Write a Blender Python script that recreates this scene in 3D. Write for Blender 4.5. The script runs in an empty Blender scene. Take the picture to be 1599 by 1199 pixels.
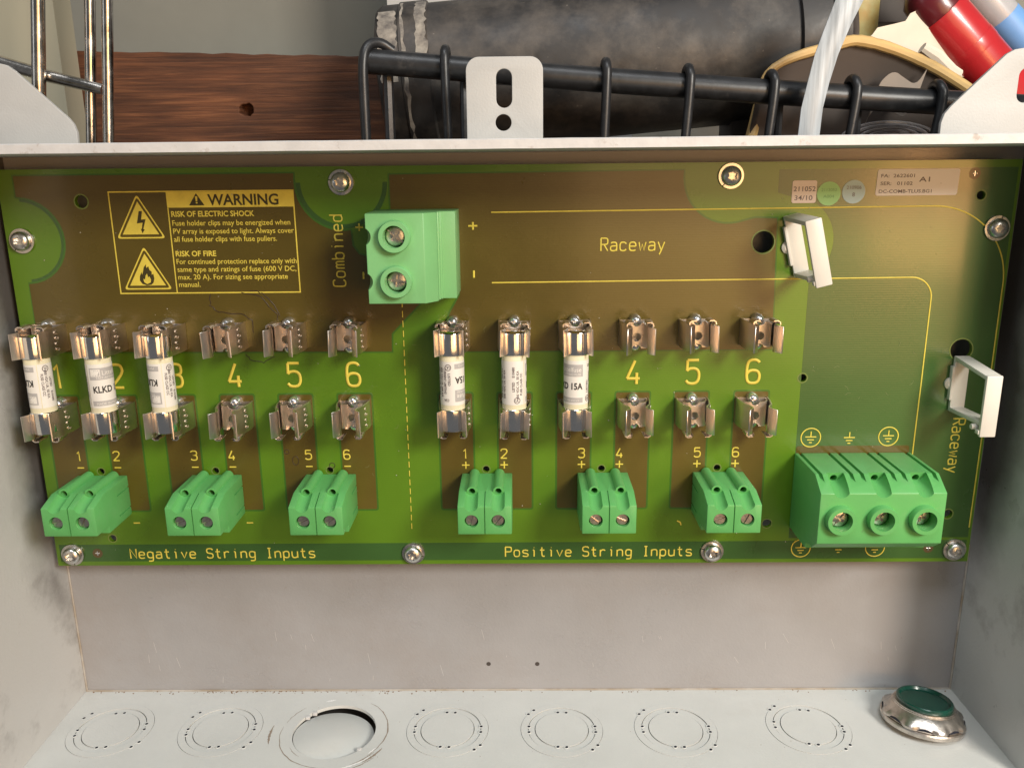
import bpy, bmesh, math, random
from mathutils import Vector, Matrix
random.seed(7)
S = 0.001                                   # everything is measured in millimetres
sc = bpy.context.scene
COL = sc.collection
PI = math.pi

# ------------------------------------------------------------------ camera
CAM = Vector((205.7738, -334.9631, 168.3887)); PITCH, YAW, ROLL, FPX = .2537, -.0122, -.0104, 1300.17
fw = Vector((math.sin(YAW)*math.cos(PITCH), math.cos(YAW)*math.cos(PITCH), -math.sin(PITCH)))
rt0 = Vector((math.cos(YAW), -math.sin(YAW), 0)); up0 = rt0.cross(fw)
rt = rt0*math.cos(ROLL) + up0*math.sin(ROLL); up = -rt0*math.sin(ROLL) + up0*math.cos(ROLL)
cam = bpy.data.cameras.new('camera'); camo = bpy.data.objects.new('camera', cam); COL.objects.link(camo)
cam.sensor_width = 36; cam.lens = 36*FPX/1599; cam.clip_start = .01; cam.clip_end = 50
M = Matrix((rt, up, -fw)).transposed().to_4x4(); M.translation = CAM*S
camo.matrix_world = M
sc.camera = camo
def at(px, py, y):
    """point of the plane at depth y (mm) that the photograph shows at pixel px, py"""
    d = fw + rt*(px-799.5)/FPX - up*(py-599.5)/FPX
    t = (y-CAM.y)/d.y
    p = CAM + d*t
    return (p.x, y, p.z)

# ------------------------------------------------------------------ light
w = bpy.data.worlds.new('World'); sc.world = w; w.use_nodes = True
bg = w.node_tree.nodes['Background']; bg.inputs[0].default_value = (.92, .93, .95, 1); bg.inputs[1].default_value = .13
def area(name, loc, target, sx, sy, power, col):
    l = bpy.data.lights.new(name, 'AREA'); l.shape = 'RECTANGLE'; l.size = sx; l.size_y = sy
    l.energy = power; l.color = col
    o = bpy.data.objects.new(name, l); COL.objects.link(o); o.location = loc
    d = Vector(target)-Vector(loc); o.rotation_euler = d.to_track_quat('-Z', 'Y').to_euler()
    return o
area('daylight_opening', (.74, -.71, .51), (.25, 0, .04), .25, .25, 9.2, (1, .96, .88))
area('overhead_daylight', (.22, -.85, 1.55), (.22, -.02, .0), .9, .5, 11, (.94, .97, 1))
area('warm_lit_wall', (.66, -1.02, .12), (.22, 0, .08), .76, .56, 3.8, (1, .60, .25))
area('warm_lamp', (.85, -1.0, .12), (.25, 0, .12), .17, .24, 1.7, (1, .45, .15))
area('left_fill', (-1.15, -.85, .40), (.15, 0, .06), .45, .6, .9, (.95, .98, 1))  # unseen fill lamp, added for highlights on the left of the caps
sc.view_settings.view_transform = 'Standard'; sc.view_settings.look = 'None'
sc.view_settings.exposure = 0; sc.view_settings.gamma = 1; sc.view_settings.use_curve_mapping = False
sc.cycles.max_bounces = 6; sc.cycles.use_denoising = True

# ------------------------------------------------------------------ materials
def mat(name, col, rough=.5, metal=0, var=0, vscale=60, bump=0, bscale=400, coat=0, spec=.5, col2=None, rvar=0, trans=0, aniso=None, sub=0):
    m = bpy.data.materials.new(name); m.use_nodes = True
    nt = m.node_tree; b = nt.nodes['Principled BSDF']; L = nt.links.new
    b.inputs['Base Color'].default_value = (*col, 1); b.inputs['Roughness'].default_value = rough
    b.inputs['Metallic'].default_value = metal; b.inputs['Specular IOR Level'].default_value = spec
    if coat: b.inputs['Coat Weight'].default_value = coat; b.inputs['Coat Roughness'].default_value = .12
    if trans: b.inputs['Transmission Weight'].default_value = trans
    if sub: b.inputs['Subsurface Weight'].default_value = sub; b.inputs['Subsurface Radius'].default_value = (.002, .003, .002)
    tc = nt.nodes.new('ShaderNodeTexCoord')
    src = tc.outputs['Object']
    if aniso:
        mp = nt.nodes.new('ShaderNodeMapping'); mp.inputs['Scale'].default_value = aniso; L(src, mp.inputs[0]); src = mp.outputs[0]
    if var or col2 or rvar:
        n = nt.nodes.new('ShaderNodeTexNoise'); n.inputs['Scale'].default_value = vscale; n.inputs['Detail'].default_value = 6; n.inputs['Roughness'].default_value = .6
        L(src, n.inputs['Vector'])
        r = nt.nodes.new('ShaderNodeValToRGB'); L(n.outputs['Fac'], r.inputs[0])
        r.color_ramp.elements[0].position = .32; r.color_ramp.elements[1].position = .68
        c2 = col2 if col2 else tuple(c*(1+var) for c in col)
        c1 = col if col2 else tuple(c*(1-var) for c in col)
        r.color_ramp.elements[0].color = (*c1, 1); r.color_ramp.elements[1].color = (*c2, 1)
        L(r.outputs[0], b.inputs['Base Color'])
        if rvar:
            mr = nt.nodes.new('ShaderNodeMapRange'); L(n.outputs['Fac'], mr.inputs[0])
            mr.inputs[1].default_value = .3; mr.inputs[2].default_value = .7
            mr.inputs[3].default_value = max(0, rough-rvar); mr.inputs[4].default_value = rough+rvar
            L(mr.outputs[0], b.inputs['Roughness'])
    if bump:
        n2 = nt.nodes.new('ShaderNodeTexNoise'); n2.inputs['Scale'].default_value = bscale; n2.inputs['Detail'].default_value = 4
        L(src, n2.inputs['Vector'])
        bp = nt.nodes.new('ShaderNodeBump'); bp.inputs['Strength'].default_value = bump; bp.inputs['Distance'].default_value = .0003
        L(n2.outputs['Fac'], bp.inputs['Height']); L(bp.outputs[0], b.inputs['Normal'])
    return m
PAINT = mat('grey_paint', (.62, .635, .62), .42, var=.05, vscale=25, bump=.25, bscale=900, rvar=.08)
# grime helper: dirt, dust and smudges in patches of their own: brown grime collects in patches of its own
def grime(m, col, scale, lo, hi, amount):
    nt = m.node_tree; b = nt.nodes['Principled BSDF']; L = nt.links.new
    lk = b.inputs['Base Color'].links[0].from_socket
    tc = nt.nodes.new('ShaderNodeTexCoord'); n = nt.nodes.new('ShaderNodeTexNoise'); n.inputs['Scale'].default_value = scale
    n.inputs['Detail'].default_value = 9; n.inputs['Roughness'].default_value = .68; L(tc.outputs['Object'], n.inputs['Vector'])
    mr = nt.nodes.new('ShaderNodeMapRange'); mr.inputs[1].default_value = lo; mr.inputs[2].default_value = hi; mr.inputs[4].default_value = amount
    L(n.outputs['Fac'], mr.inputs[0])
    mx = nt.nodes.new('ShaderNodeMix'); mx.data_type = 'RGBA'; L(mr.outputs[0], mx.inputs[0]); L(lk, mx.inputs[6]); mx.inputs[7].default_value = (*col, 1)
    L(mx.outputs[2], b.inputs['Base Color'])
grime(PAINT, (.34, .29, .23), 14, .57, .8, .35)
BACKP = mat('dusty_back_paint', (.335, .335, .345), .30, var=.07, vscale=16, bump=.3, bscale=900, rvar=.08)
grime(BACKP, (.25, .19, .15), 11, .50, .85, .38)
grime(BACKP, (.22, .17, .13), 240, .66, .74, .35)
EDGE = mat('edge_paint', (.60, .595, .59), .45, var=.08, vscale=120, bump=.3, bscale=600)
grime(EDGE, (.38, .33, .29), 150, .60, .68, .7)
TABP = mat('tab_paint', (.46, .462, .45), .5, var=.05, vscale=40, bump=.3, bscale=1100)
MASK = mat('solder_mask', (.092, .195, .009), .30, var=.14, vscale=9, bump=.05, bscale=500, coat=.3, rvar=.08)
MASKD = mat('solder_mask_dark', (.040, .105, .022), .28, var=.12, vscale=9, bump=.06, bscale=500, coat=.3, rvar=.08)
COPPER = mat('masked_copper', (.098, .072, .010), .30, var=.15, vscale=12, bump=.06, bscale=500, coat=.3, rvar=.08)
EDGEB = mat('board_edge', (.16, .22, .05), .5)
SILK = mat('yellow_silkscreen', (.72, .60, .085), .5, var=.10, vscale=200)
INK = mat('brown_ink_gap', (.055, .045, .014), .4)
GREEN = mat('green_plastic', (.115, .41, .12), .42, var=.04, vscale=40, bump=.12, bscale=1500)
GREEN2 = mat('pale_green_plastic', (.19, .47, .19), .42, var=.04, vscale=40, bump=.12, bscale=1500)
grime(GREEN, (.27, .42, .24), 45, .55, .8, .35); grime(GREEN, (.10, .20, .08), 260, .66, .74, .5)
HOLE = mat('dark_hole', (.006, .008, .02), .8)
TIN = mat('tinned_spring_metal', (.84, .75, .67), .34, 1, var=.05, vscale=120, bump=.05, bscale=200, rvar=.06)
NICKEL = mat('nickel_cap', (.86, .84, .81), .13, 1, var=.06, vscale=150, bump=.05, bscale=300, rvar=.06)
STEEL = mat('screw_steel', (.66, .64, .61), .31, 1, var=.15, vscale=300, bump=.15, bscale=700, rvar=.1)
ZINC = mat('zinc_screw', (.60, .55, .50), .34, 1, var=.2, vscale=400, bump=.3, bscale=900)
SOLDER = mat('solder', (.80, .80, .82), .2, .9, bump=.1, bscale=600)
CERAMIC = mat('cream_fuse_body', (.74, .70, .50), .55, var=.05, vscale=300, bump=.15, bscale=1500)
PAPER = mat('white_label', (.76, .74, .69), .5)
GREYINK = mat('grey_print', (.42, .41, .40), .5)
BLACKINK = mat('black_print', (.02, .02, .02), .5)
MIDINK = mat('faded_print', (.12, .10, .11), .5)
NYLON = mat('white_nylon', (.70, .68, .62), .42, var=.03, vscale=80, bump=.08, bscale=500)
PINKP = mat('pinkish_sticker', (.80, .70, .65), .6, spec=.3)
WHITEP = mat('grey_sticker', (.84, .80, .77), .65, spec=.2)
GRNP = mat('green_dot_sticker', (.28, .58, .22), .45)
BLUP = mat('blue_dot_sticker', (.38, .54, .58), .45)
CAPG = mat('dark_green_cap', (.003, .05, .034), .25, coat=.4, var=.2, vscale=120)
CHROME = mat('worn_chrome_wire', (.55, .52, .48), .22, 1, var=.3, vscale=120, rvar=.12, bump=.15, bscale=300)
BLKW = mat('black_vinyl', (.018, .019, .021), .38, var=.3, vscale=200, bump=.2, bscale=300)
grime(BLKW, (.10, .095, .09), 120, .60, .75, .5)
PIPEM = mat('dirty_black_pipe', (.030, .028, .027), .55, var=.35, vscale=60, bump=.25, bscale=250, rvar=.15)
grime(PIPEM, (.17, .145, .12), 38, .45, .8, .75)
grime(PIPEM, (.30, .27, .23), 300, .66, .74, .6)
CHALK = mat('chalky_residue', (.42, .38, .32), .8, col2=(.10, .09, .085), vscale=160)
WALLM = mat('grey_wall', (.27, .265, .225), .6, var=.12, vscale=6, bump=.1, bscale=60)
CREAM = mat('cream_board', (.42, .40, .30), .5, var=.06, vscale=20, aniso=(1, 1, .15))
TABLE = mat('dark_bench', (.06, .055, .05), .7, var=.2, vscale=20)
STRAP = mat('frosted_strap', (.50, .55, .59), .35, var=.35, vscale=420, aniso=(1, 1, .05), trans=.2, bump=.4, bscale=500)
RIMT = mat('tan_rim', (.60, .40, .16), .5, var=.2, vscale=120, aniso=(.2, .2, 1))
LEATH = mat('grey_brown_sheet', (.085, .068, .058), .6, var=.12, vscale=30)
TORN = mat('torn_paper', (.74, .66, .54), .75, var=.06, vscale=60, bump=.3, bscale=150)
TORN2 = mat('grey_paper', (.34, .28, .23), .75, var=.1, vscale=60)
REDM = mat('red_plastic', (.48, .022, .028), .3, var=.12, vscale=40, coat=.3)
REDD = mat('dark_red_cap', (.12, .012, .018), .3, coat=.3)
CLEARP = mat('cloudy_bottle', (.66, .66, .68), .25, var=.08, vscale=60, trans=.35)
BLUEL = mat('blue_label', (.16, .36, .72), .45, var=.08, vscale=60)
AMBER = mat('amber_resin', (.40, .26, .07), .35, col2=(.44, .46, .22), vscale=90, trans=.15)
DARKB = mat('dark_box', (.075, .06, .05), .6, var=.15, vscale=60)
TANB = mat('tan_box', (.22, .15, .075), .6, col2=(.42, .36, .26), vscale=90)
BAGM = mat('clear_bag', (.75, .72, .72), .18, trans=.7)
SPILL = mat('dried_drip', (.035, .018, .02), .35)
GRIT = mat('brown_grit', (.20, .11, .05), .9)
SCUFF = mat('scuffed_metal', (.30, .24, .19), .5)
SEAMD = mat('dirty_seam', (.46, .44, .41), .7, col2=(.30, .24, .17), vscale=90)
PALE = mat('pale_scuff', (.86, .86, .85), .5)
# glass weave showing faintly through the mask
def weave(m, strength):
    nt = m.node_tree; b = nt.nodes['Principled BSDF']; L = nt.links.new
    tc = nt.nodes.new('ShaderNodeTexCoord'); wv = nt.nodes.new('ShaderNodeTexWave'); wv.bands_direction = 'Z'; wv.inputs['Scale'].default_value = 330; wv.inputs['Distortion'].default_value = 1.2; wv.inputs['Detail Scale'].default_value = .4
    L(tc.outputs['Object'], wv.inputs['Vector'])
    bp = nt.nodes.new('ShaderNodeBump'); bp.inputs['Strength'].default_value = strength; bp.inputs['Distance'].default_value = .00008
    L(wv.outputs['Fac'], bp.inputs['Height'])
    old = b.inputs['Normal'].links[0].from_socket if b.inputs['Normal'].links else None
    if old: L(old, bp.inputs['Normal'])
    L(bp.outputs[0], b.inputs['Normal'])
for m_ in (MASK, MASKD, COPPER): weave(m_, .12)
# scattered scratches and dark scuffs of the side walls, with painted shade near the back
SIDEP = mat('scuffed_shaded_side_paint', (.54, .55, .55), .36, var=.06, vscale=18, bump=.3, bscale=700, rvar=.1)
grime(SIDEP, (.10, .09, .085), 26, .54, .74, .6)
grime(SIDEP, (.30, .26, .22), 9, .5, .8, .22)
def smudge_shade(m, col):  # blotchy smudge that paints in the shade beside the board
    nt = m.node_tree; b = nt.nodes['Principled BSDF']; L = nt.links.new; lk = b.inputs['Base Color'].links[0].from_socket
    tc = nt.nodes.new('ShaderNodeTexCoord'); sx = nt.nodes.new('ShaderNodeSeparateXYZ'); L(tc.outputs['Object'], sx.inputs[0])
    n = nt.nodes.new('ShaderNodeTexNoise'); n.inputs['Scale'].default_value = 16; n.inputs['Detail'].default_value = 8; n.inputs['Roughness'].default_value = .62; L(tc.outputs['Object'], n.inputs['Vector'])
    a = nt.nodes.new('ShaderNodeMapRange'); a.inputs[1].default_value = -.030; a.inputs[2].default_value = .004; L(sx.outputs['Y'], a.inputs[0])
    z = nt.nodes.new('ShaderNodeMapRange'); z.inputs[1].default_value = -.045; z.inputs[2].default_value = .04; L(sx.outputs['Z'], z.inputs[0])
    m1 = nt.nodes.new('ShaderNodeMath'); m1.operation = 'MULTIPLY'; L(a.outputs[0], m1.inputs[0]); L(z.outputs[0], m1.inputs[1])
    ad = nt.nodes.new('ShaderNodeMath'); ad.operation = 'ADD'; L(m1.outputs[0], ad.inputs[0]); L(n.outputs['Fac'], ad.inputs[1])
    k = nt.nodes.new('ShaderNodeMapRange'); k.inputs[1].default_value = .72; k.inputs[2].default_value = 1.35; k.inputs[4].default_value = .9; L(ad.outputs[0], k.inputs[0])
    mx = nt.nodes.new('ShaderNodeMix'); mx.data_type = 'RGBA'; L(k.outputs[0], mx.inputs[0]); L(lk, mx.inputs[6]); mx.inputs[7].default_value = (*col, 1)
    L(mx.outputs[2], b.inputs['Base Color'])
smudge_shade(SIDEP, (.055, .048, .042))
# wood
def wood():
    m = bpy.data.materials.new('weathered_wood'); m.use_nodes = True; nt = m.node_tree; b = nt.nodes['Principled BSDF']; L = nt.links.new
    tc = nt.nodes.new('ShaderNodeTexCoord'); mp = nt.nodes.new('ShaderNodeMapping'); mp.inputs['Scale'].default_value = (12, 12, 330)
    L(tc.outputs['Object'], mp.inputs[0]); n = nt.nodes.new('ShaderNodeTexNoise'); n.inputs['Scale'].default_value = 1.6; n.inputs['Detail'].default_value = 8
    n.inputs['Roughness'].default_value = .65; n.inputs['Distortion'].default_value = .5; L(mp.outputs[0], n.inputs['Vector'])
    r = nt.nodes.new('ShaderNodeValToRGB'); L(n.outputs['Fac'], r.inputs[0])
    e = r.color_ramp.elements; e[0].position = .22; e[0].color = (.035, .014, .007, 1); e[1].position = .72; e[1].color = (.22, .10, .045, 1)
    k = e.new(.52); k.color = (.11, .046, .021, 1)
    n3 = nt.nodes.new('ShaderNodeTexNoise'); n3.inputs['Scale'].default_value = 1.0; n3.inputs['Detail'].default_value = 5
    mp3 = nt.nodes.new('ShaderNodeMapping'); mp3.inputs['Scale'].default_value = (14, 14, 70); L(tc.outputs['Object'], mp3.inputs[0]); L(mp3.outputs[0], n3.inputs['Vector'])
    r3 = nt.nodes.new('ShaderNodeValToRGB'); r3.color_ramp.elements[0].position = .35; r3.color_ramp.elements[1].position = .7
    r3.color_ramp.elements[0].color = (.6, .52, .48, 1); r3.color_ramp.elements[1].color = (1.6, 1.38, 1.2, 1); L(n3.outputs['Fac'], r3.inputs[0])
    mm = nt.nodes.new('ShaderNodeMix'); mm.data_type = 'RGBA'; mm.blend_type = 'MULTIPLY'; mm.inputs[0].default_value = 1; L(r.outputs[0], mm.inputs[6]); L(r3.outputs[0], mm.inputs[7])
    L(mm.outputs[2], b.inputs['Base Color']); b.inputs['Roughness'].default_value = .75
    bp = nt.nodes.new('ShaderNodeBump'); bp.inputs['Strength'].default_value = .5; bp.inputs['Distance'].default_value = .001
    L(n.outputs['Fac'], bp.inputs['Height']); L(bp.outputs[0], b.inputs['Normal'])
    return m
WOOD = wood()

# ------------------------------------------------------------------ object helpers
def tag(o, label=None, cat=None, group=None, kind=None):
    if label: o['label'] = label
    if cat: o['category'] = cat
    if group: o['group'] = group
    if kind: o['kind'] = kind
    return o
def thing(name, label, cat, loc=(0, 0, 0), group=None, rot=None):
    o = bpy.data.objects.new(name, None); COL.objects.link(o); o.empty_display_size = .01
    o.location = Vector(loc)*S
    if rot: o.rotation_euler = rot
    return tag(o, label, cat, group)
def link(name, me, m, parent=None, loc=None, rot=None):
    o = bpy.data.objects.new(name, me); COL.objects.link(o)
    if m is not None:
        me.materials.clear(); me.materials.append(m)
    if parent: o.parent = parent
    if loc: o.location = Vector(loc)*S
    if rot: o.rotation_euler = rot
    return o
def tree_copy(o, parent=None):
    c = o.copy(); COL.objects.link(c); c.parent = parent
    for ch in list(o.children):
        tree_copy(ch, c)
    return c
class MB:
    def __init__(s): s.v = []; s.f = []
    def add(s, vs, fs):
        n = len(s.v); s.v += [tuple(v) for v in vs]; s.f += [tuple(i+n for i in f) for f in fs]; return s
    def box(s, x0, x1, y0, y1, z0, z1):
        return s.add([(x0,y0,z0),(x1,y0,z0),(x1,y1,z0),(x0,y1,z0),(x0,y0,z1),(x1,y0,z1),(x1,y1,z1),(x0,y1,z1)],
                     [(0,3,2,1),(4,5,6,7),(0,1,5,4),(1,2,6,5),(2,3,7,6),(3,0,4,7)])
    def prism(s, poly, a, b, fn):
        """poly of (p,q) pairs swept from a to b; fn(p,q,t) gives the point"""
        n = len(poly)
        return s.add([fn(p, q, a) for p, q in poly]+[fn(p, q, b) for p, q in poly],
                     [tuple(range(n))[::-1], tuple(range(n, 2*n))]+[(i, (i+1) % n, n+(i+1) % n, n+i) for i in range(n)])
    def lathe(s, prof, seg=24, c=(0, 0, 0), axis='z', wob=None):
        vs = []; fs = []
        for k, (r, h) in enumerate(prof):
            for i in range(seg):
                a = 2*PI*i/seg; rr = r*(wob(a, k) if wob else 1)
                p = (rr*math.cos(a), rr*math.sin(a), h)
                if axis == 'y': p = (rr*math.cos(a), -h, rr*math.sin(a))       # h grows towards the viewer
                if axis == 'x': p = (h, rr*math.cos(a), rr*math.sin(a))
                vs.append((p[0]+c[0], p[1]+c[1], p[2]+c[2]))
        for k in range(len(prof)-1):
            for i in range(seg):
                j = (i+1) % seg; fs.append((k*seg+i, k*seg+j, (k+1)*seg+j, (k+1)*seg+i))
        fs.append(tuple(range(seg))[::-1]); fs.append(tuple(range((len(prof)-1)*seg, len(prof)*seg)))
        return s.add(vs, fs)
    def tube(s, pts, r, seg=10):
        pts = [Vector(p) for p in pts]; vs = []; fs = []; ref = None
        for k, p in enumerate(pts):
            d = (pts[min(k+1, len(pts)-1)]-pts[max(k-1, 0)]).normalized()
            if ref is None: ref = d.orthogonal().normalized()
            ref = (ref-d*ref.dot(d)).normalized(); b = d.cross(ref)
            rr = r[k] if isinstance(r, (list, tuple)) else r
            for i in range(seg):
                a = 2*PI*i/seg; vs.append(p+(ref*math.cos(a)+b*math.sin(a))*rr)
        for k in range(len(pts)-1):
            for i in range(seg):
                j = (i+1) % seg; fs.append((k*seg+i, k*seg+j, (k+1)*seg+j, (k+1)*seg+i))
        fs.append(tuple(range(seg))[::-1]); fs.append(tuple(range((len(pts)-1)*seg, len(pts)*seg)))
        return s.add(vs, fs)
    def mesh(s, name, bevel=0, bseg=2, ang=35, bang=30):
        me = bpy.data.meshes.new(name); me.from_pydata([tuple(c*S for c in v) for v in s.v], [], s.f)
        bm = bmesh.new(); bm.from_mesh(me); bmesh.ops.recalc_face_normals(bm, faces=bm.faces)
        if bevel:
            ed = [e for e in bm.edges if len(e.link_faces) == 2 and e.calc_face_angle(0) > math.radians(bang)]
            bmesh.ops.bevel(bm, geom=ed, offset=bevel*S, segments=bseg, affect='EDGES', profile=.5, clamp_overlap=True)
        bm.to_mesh(me); bm.free(); finish(me, ang); return me
    def build(s, name, m, parent=None, loc=None, rot=None, bevel=0, ang=35, bseg=2):
        return link(name, s.mesh(name, bevel, bseg, ang), m, parent, loc, rot)
def finish(me, ang=35):
    for p in me.polygons: p.use_smooth = True
    me.set_sharp_from_angle(angle=math.radians(ang))
def evaluated(o):
    bpy.context.view_layer.update()
    dg = bpy.context.evaluated_depsgraph_get()
    return bpy.data.meshes.new_from_object(o.evaluated_get(dg))
def smooth3(p, it=2):
    p = [tuple(q) for q in p]
    for _ in range(it):
        q = [p[0]]
        for a, b in zip(p, p[1:]):
            q += [tuple(u*.75+v*.25 for u, v in zip(a, b)), tuple(u*.25+v*.75 for u, v in zip(a, b))]
        p = q+[p[-1]]
    return p
def boolean(me, ops, ang=35):
    """ops: list of ('DIFFERENCE'|'UNION', mesh)"""
    o = bpy.data.objects.new('tmp', me); COL.objects.link(o); tmp = []
    for op, cm in ops:
        c = bpy.data.objects.new('tmpc', cm); COL.objects.link(c); tmp.append(c)
        md = o.modifiers.new('b', 'BOOLEAN'); md.operation = op; md.object = c; md.solver = 'EXACT'
    r = evaluated(o)
    for c in tmp: bpy.data.objects.remove(c)
    bpy.data.objects.remove(o); finish(r, ang); return r
def plate(name, outline, holes, y0, y1, m, parent=None, plane='xz', bevel=0):
    """flat sheet with holes; outline/holes in mm in the plane, from depth y0 (front) to y1"""
    cu = bpy.data.curves.new('c', 'CURVE'); cu.dimensions = '2D'; cu.fill_mode = 'BOTH'; cu.extrude = abs(y1-y0)/2*S
    if bevel: cu.bevel_depth = bevel*S; cu.extrude -= bevel*S; cu.offset = -bevel*S
    for poly in [outline]+list(holes):
        sp = cu.splines.new('POLY'); sp.points.add(len(poly)-1); sp.use_cyclic_u = True
        for i, (a, b) in enumerate(poly): sp.points[i].co = (a*S, b*S, 0, 1)
    o = bpy.data.objects.new('tmp', cu); COL.objects.link(o); me = evaluated(o)
    bpy.data.objects.remove(o); bpy.data.curves.remove(cu)
    mid = (y0+y1)/2*S
    for v in me.vertices:
        x, z, t = v.co
        v.co = (x, t*-1+mid, z) if plane == 'xz' else (x, z, t+mid)
    bm = bmesh.new(); bm.from_mesh(me); bmesh.ops.remove_doubles(bm, verts=bm.verts, dist=1e-7); bmesh.ops.recalc_face_normals(bm, faces=bm.faces); bm.to_mesh(me); bm.free()
    me.name = name; finish(me, 30)
    return link(name, me, m, parent)
def circle(cx, cy, r, n=28, a0=0, a1=2*PI, ry=None):
    full = abs(a1-a0-2*PI) < 1e-6; k = n if full else n+1
    return [(cx+r*math.cos(a0+(a1-a0)*i/n), cy+(ry or r)*math.sin(a0+(a1-a0)*i/n)) for i in range(k)]
def rrect(x0, x1, z0, z1, r, n=5):
    p = []
    for cx, cz, a in ((x1-r, z1-r, 0), (x0+r, z1-r, PI/2), (x0+r, z0+r, PI), (x1-r, z0+r, 1.5*PI)):
        p += circle(cx, cz, r, n, a, a+PI/2)
    return p
# ---- writing
def font_flat(s, size, width=None, bold=0):
    cu = bpy.data.curves.new('t', 'FONT'); cu.body = s; cu.size = size; cu.resolution_u = 3; cu.offset = bold
    o = bpy.data.objects.new('tmp', cu); COL.objects.link(o); me = evaluated(o)
    vs = [(v.co.x, v.co.y) for v in me.vertices]; fs = [tuple(p.vertices) for p in me.polygons]
    bpy.data.objects.remove(o); bpy.data.curves.remove(cu); bpy.data.meshes.remove(me)
    if width:
        x0 = min(v[0] for v in vs); x1 = max(v[0] for v in vs); k = width/(x1-x0); vs = [((v[0]-x0)*k, v[1]) for v in vs]
    return vs, fs
def board_text(name, rows, y, m, parent):
    """rows: (text, x, z of baseline, cap height, width, bold) as one printed mesh"""
    mb = MB()
    for s, x, z, h, wd, bold in rows:
        vs, fs = font_flat(s, h/.73, wd, bold)
        mb.add([(x+a, y, z+b) for a, b in vs], fs)
    me = bpy.data.meshes.new(name); me.from_pydata([tuple(c*S for c in v) for v in mb.v], [], mb.f)
    return link(name, me, m, parent)
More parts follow.
